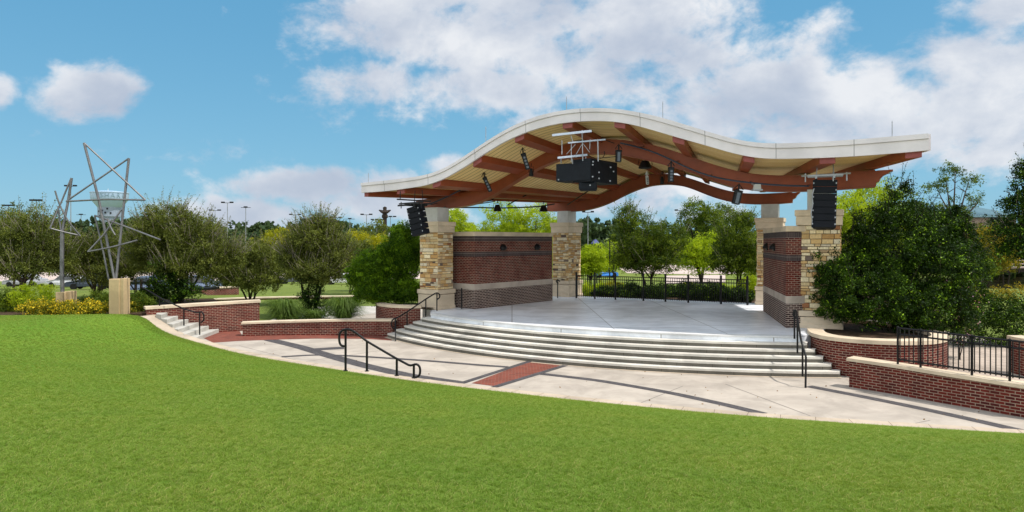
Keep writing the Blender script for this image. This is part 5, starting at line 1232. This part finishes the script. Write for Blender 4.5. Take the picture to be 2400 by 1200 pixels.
# ------------------------------------------------------------------ grass blades on the lawn
def tuft_mesh():
    rg = np.random.default_rng(8); mb = MB()
    for _ in range(22):
        a = rg.uniform(0,2*math.pi); r = rg.uniform(0,.045); b = Vector((r*math.cos(a), r*math.sin(a), -.004)); h = rg.uniform(.012,.030); d = Vector((rg.normal(), rg.normal(), 0))*.014; s = Vector((math.cos(a*3), math.sin(a*3), 0))*.0018
        col = (rg.random(), rg.random(), 0); m = b+d*.4+Vector((0,0,h*.65)); e = b+d*1.5+Vector((0,0,h))
        mb.face([b-s,b+s,m+s*.8,m-s*.8], None, col); mb.face([m-s*.8,m+s*.8,e], None, col)
    o = mb.build('grass_tuft', M_blade, weld=False); return o
def add_grass():
    tf = tuft_mesh(); me = tf.data; bpy.data.objects.remove(tf)
    src = bpy.data.objects.new('tuft_source', me)
    # a patch of the lawn in view; tufts are instanced over it
    ng = bpy.data.node_groups.new('lawn_grass', 'GeometryNodeTree'); ng.interface.new_socket('Geometry', in_out='INPUT', socket_type='NodeSocketGeometry'); ng.interface.new_socket('Geometry', in_out='OUTPUT', socket_type='NodeSocketGeometry')
    N = ng.nodes; Lk = ng.links; gi = N.new('NodeGroupInput'); go = N.new('NodeGroupOutput'); ds = N.new('GeometryNodeDistributePointsOnFaces'); ds.distribute_method = 'RANDOM'; ds.inputs['Density'].default_value = 1
    ds.inputs['Seed'].default_value = 3
    iop = N.new('GeometryNodeInstanceOnPoints'); ob = N.new('GeometryNodeObjectInfo'); ob.inputs[0].default_value = src; ob.transform_space = 'ORIGINAL'
    ob.inputs['As Instance'].default_value = True
    rr = N.new('FunctionNodeRandomValue'); rr.data_type = 'FLOAT_VECTOR'; rr.inputs[0].default_value = (-.15,-.15,0); rr.inputs[1].default_value = (.15,.15,6.28)
    sc = N.new('FunctionNodeRandomValue'); sc.data_type = 'FLOAT'; sc.inputs[2].default_value = .7; sc.inputs[3].default_value = 1.4
    at = N.new('GeometryNodeInputNamedAttribute'); at.data_type = 'FLOAT'; at.inputs[0].default_value = 'dens'
    Lk.new(gi.outputs[0], ds.inputs[0]); Lk.new(at.outputs[0], ds.inputs['Density']); Lk.new(ds.outputs[0], iop.inputs[0]); Lk.new(ob.outputs['Geometry'], iop.inputs['Instance']); Lk.new(rr.outputs[0], iop.inputs['Rotation']); Lk.new(sc.outputs[1], iop.inputs['Scale']); Lk.new(iop.outputs[0], go.inputs[0])
    C.objects.link(src); src.location = (0,-30,-20)
    mb = MB(); T_ = [i/60 for i in range(61)]; E2 = [e for e in EDGE if -24 < e.x < 16][::3]; nE = len(E2); den = []
    for t in T_:
        for e in E2:
            p = lawn_point(e, t); mb.v.append(tuple(p)); d = math.hypot(p.x, p.y); vis = abs(p.x) < p.y*.80+1.2 and p.y > 2.2
            den.append(0 if not vis else (900 if t > .02 else 2600)*min(1, (8.5/max(d, 3))**(1.6 if t > .02 else 1.0)))
    for i in range(60):
        for k in range(nE-1): mb.f.append((i*nE+k,(i+1)*nE+k,(i+1)*nE+k+1,i*nE+k+1)); mb.c.append((1,1,1)); mb.uv.append(None)
    g = mb.build('lawn_grass', M_blade, weld=False); a = g.data.attributes.new('dens', 'FLOAT', 'POINT'); a.data.foreach_set('value', den)
    md = g.modifiers.new('grass', 'NODES'); md.node_group = ng; tag(g, 'short mown green grass covering the lawn', 'grass', kind='stuff')
    src.hide_render = True; src.hide_viewport = False
    tag(src, kind='stuff')
    return g
add_grass()

def edge_and_litter():
    rg = np.random.default_rng(12); P = []
    for e, q in zip(EDGE[:-1], EDGE[1:]):
        if not (-16 < e.x < 14): continue
        for _ in range(9):
            t = rg.random(); p = e.lerp(q, t); P.append((p.x+rg.normal()*.01, p.y+rg.uniform(-.05, .035)+(.05*rg.random() if rg.random() < .04 else 0), p.z+.02+rg.random()*.015))
    P = np.array(P); d = np.tile(np.array([[0, .55, .8]]), (len(P), 1))
    tag(leaf_mesh('edge_grass', P, .032, M_blade, None, None, .12, dirs=d, seed=2), 'ragged grass blades leaning over the pale kerb', 'grass', kind='stuff')
    # a few fallen leaves on the paving
    L = []
    for _ in range(150):
        px = rg.uniform(480, 2350); py = rg.uniform(790, 1000); p = G(px, py, -1.036)
        if p.y > 16 and p.x > -12.5: L.append((p.x, p.y, -1.038))
    L = [l for l in L if min(abs(l[0]-e.x)+max(0, e.y+.3-l[1])*9 for e in EDGE[::6]) < .9]
    lt = leafmat('dry_leaf', (.14,.075,.03), (.30,.18,.07), .1); o = leaf_mesh('fallen_leaves', np.array(L), .026, lt, None, None, .6, dirs=np.tile(np.array([[1.0, 0, .0]]), (len(L), 1)), seed=3)
    o.scale = (1, 1, 1); tag(o, 'scattered dry leaves on the plaza paving', 'leaves', kind='stuff')
edge_and_litter()
